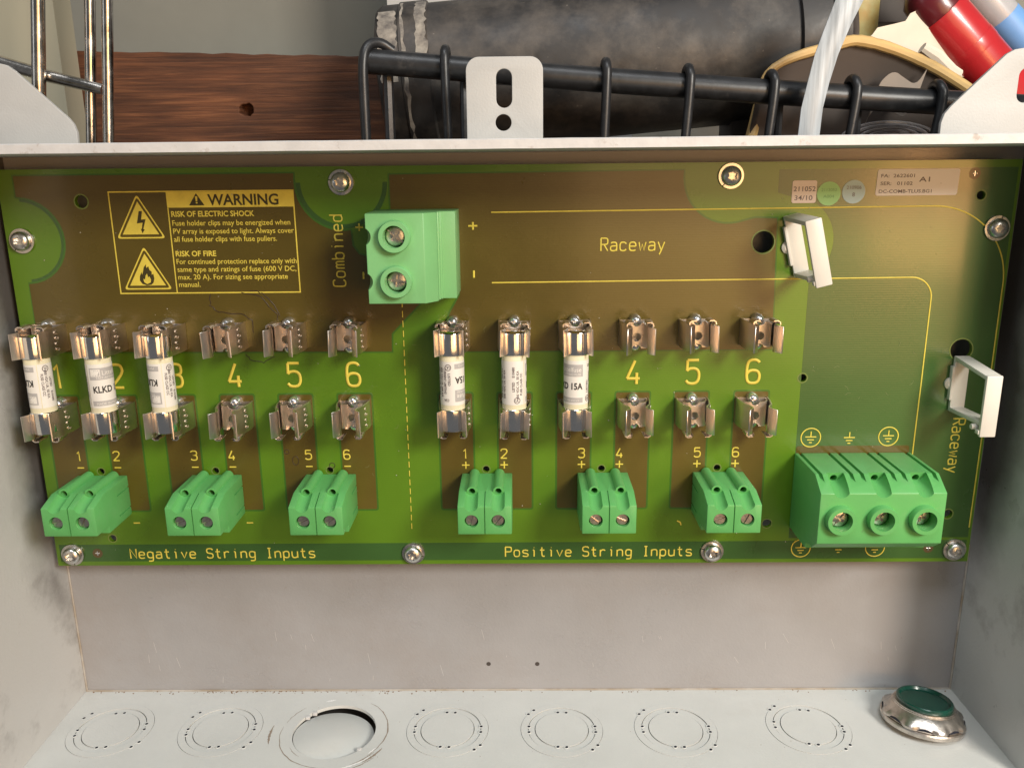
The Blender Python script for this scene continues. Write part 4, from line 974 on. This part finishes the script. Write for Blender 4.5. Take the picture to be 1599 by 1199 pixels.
# curved sheet with a tan rim
t = thing('curved_sheet', 'dark curved sheet with a tan fibrous rim leaning in the basket', 'curved sheet', (0, 64, GY))
rim = [(1186, 135), (1200, 112), (1225, 95), (1262, 82), (1300, 73), (1325, 64), (1345, 64), (1380, 72), (1420, 87), (1460, 106), (1500, 131), (1530, 152), (1560, 175)]
rp = smooth3([at(a, b, 64) for a, b in rim], 2)
vs = []; fs = []
for p in rp: vs += [(p[0], p[1]-64, p[2]-GY), (p[0]-1, p[1]-64+14, p[2]-GY-30), (p[0]-2, p[1]-64+16, 0), (p[0]-2, p[1]-64+18, 0), (p[0]-1, p[1]-64+16, p[2]-GY-30), (p[0], p[1]-64+2, p[2]-GY)]
n = len(rp)
for i in range(n-1):
    for k in range(6):
        j = (k+1) % 6; fs.append((i*6+k, i*6+j, (i+1)*6+j, (i+1)*6+k))
fs += [(5, 4, 3, 2, 1, 0), tuple((n-1)*6+k for k in range(6))]
MB().add(vs, fs).build('sheet', LEATH, t)
MB().tube([(p[0], p[1]-64, p[2]-GY) for p in rp], [1.2+1.3*min(1, 3*i/len(rp))+random.uniform(-.15, .15) for i in range(len(rp))], 10).build('rim', RIMT, t)
fl_ = smooth3([at(a, b, 61) for a, b in ((1370, 142), (1376, 126), (1396, 110), (1412, 122), (1430, 134), (1448, 108))], 2)
vs = []; fs = []
for p in fl_: vs += [(p[0], -3, p[2]-GY), (p[0]-3, -1, p[2]-GY-14), (p[0]-3, -.4, p[2]-GY-14), (p[0], -2.4, p[2]-GY)]
for i in range(len(fl_)-1):
    for k in range(4):
        j = (k+1) % 4; fs.append((i*4+k, i*4+j, (i+1)*4+j, (i+1)*4+k))
MB().add(vs, fs).build('loose_flap', TORN2, t)
# torn paper
pp = [at(a, b, 100) for a, b in ((1352, 62), (1362, 55), (1372, 43), (1395, 38), (1412, 34), (1420, 22), (1438, 14), (1462, 40), (1480, 60), (1500, 90), (1512, 120), (1470, 120), (1420, 95))]
c = at(1430, 120, 100)
vs = [(a-c[0], 1.5*math.sin(a*.3), b-c[2]) for a, _, b in pp]; n = len(vs)
o = MB().add(vs+[(a, y+.8, b) for a, y, b in vs], [tuple(range(n)), tuple(range(n, 2*n))[::-1]]+[(i, (i+1) % n, n+(i+1) % n, n+i) for i in range(n)]).build('torn_paper', TORN, None, c)
tag(o, 'torn cream paper sticking up behind the tan rim', 'paper')
q = [at(a, b, 88) for a, b in ((1440, 75), (1462, 90), (1484, 112), (1498, 118))]
mb = MB(); mb.tube([(a-c[0], y-c[1], b-c[2]) for a, y, b in q], [2.6, 3.6, 3.4, 2.6], 10); o2 = mb.build('rolled_edge', TORN, o)
# red bottle
def bottle(name, lab, cat, A, B, y, prof, m, extra=None, group=None):
    a, b = Vector(at(*A, y)), Vector(at(*B, y)); d = b-a; L = d.length
    t = thing(name, lab, cat, tuple(a)); t.rotation_euler = d.to_track_quat('Z', 'Y').to_euler()
    MB().lathe([(r, h*L) for r, h in prof], 40).build('body', m, t)
    return t, L
t, L = bottle('red_bottle', 'slanted red plastic bottle at the upper right', 'bottle', (1625, 202), (1430, -20), 105, [(11.6, 0), (12.6, .02), (12.6, .80), (12.3, .82), (11.8, .82)], REDM)
MB().lathe([(11.9, .82*L), (12.0, .83*L), (11.6, .88*L), (10.4, .95*L), (7, .99*L), (5, L)], 40).build('shoulder', REDD, t)
MB().lathe([(12.75, .55*L), (12.85, .56*L), (12.85, .60*L), (12.75, .61*L)], 40).build('seam_band', REDM, t)
MB().box(-4, 4, -2, 2, 0, 8).build('moulded_block', REDM, t, (3.5, -11.6, .30*L), bevel=.8)
tube2, L2 = bottle('cloudy_bottle', 'cloudy white bottle with a blue label in the upper right corner', 'bottle', (1662, 140), (1480, -64), 122, [(8.6, 0), (9.2, .02), (9.2, .9), (8, 1.0)], CLEARP)
MB().lathe([(9.3, .34*L2), (9.35, .35*L2), (9.35, .55*L2), (9.3, .56*L2)], 36).build('label', BLUEL, tube2)
t3, L3 = bottle('black_marker', 'black rod lying above the cloudy bottle at top right', 'rod', (1620, 75), (1520, -30), 150, [(4.5, 0), (5, .02), (5, .98), (4.5, 1)], BLKW)
t4, L4 = bottle('clear_tube', 'pale clear tube in the upper right corner', 'tube', (1650, 130), (1575, 35), 118, [(4.5, 0), (5.2, .04), (5.2, .8), (4.2, 1)], CLEARP)
# amber block, dark box, tan box
p = at(1347, 60, 125)
o = MB().box(-8.2, 8.2, 0, 14, -40, 40).build('amber_block', AMBER, None, (p[0], 125, p[2]+38), (0, 0, 0), bevel=2.5); tag(o, 'yellowish amber block standing beside the pipe collar', 'block')
p = at(1396, 36, 140)
o = MB().box(-8.6, 8.6, 0, 20, 0, 60).build('dark_box', DARKB, None, (p[0], 140, p[2]), bevel=1); tag(o, 'dark brown box between the amber block and the red bottle', 'box')
p = at(1432, 60, 165)
o = MB().box(-14, 24, 0, 20, 0, 60).build('tan_box', TANB, None, (p[0], 165, p[2]+4), bevel=1); tag(o, 'tan spotted box at the top edge behind the red bottle', 'box')
# inside the basket under the rail
p = at(1155, 205, 70); q = at(1185, 165, 78)
o = MB().tube([(0, 0, -30), (q[0]-p[0], 8, q[2]-p[2])], 2.6, 6).build('wooden_stick', RIMT, None, p); tag(o, 'pale wooden stick inside the basket under the rail', 'stick')
p = at(1400, 215, 95)
o = MB().box(-28, 30, 0, 30, -25, 16).build('red_box', REDD, None, p, bevel=2); tag(o, 'dark red box low inside the basket behind the rail', 'box')
p = at(1390, 212, 72)
mb = MB(); 
for k in range(5):
    r0 = 6+3.4*k; mb.tube([(r0*math.cos(a)*1.15, .8*math.sin(3*a+k)+k*.6, r0*math.sin(a)*.42-2) for a in [PI*i/14 for i in range(15)]], .7+.15*(k % 2), 6)
o = mb.build('clear_plastic_bag', BAGM, None, p); tag(o, 'crumpled clear plastic in the basket before the red box', 'plastic bag')
p = at(1105, 205, 100)
o = MB().box(-18, 16, 0, 30, -30, 14).build('dark_tub', DARKB, None, (p[0]+30, 100, p[2]), bevel=2); tag(o, 'dark brown tub low inside the basket left of the strap', 'tub')
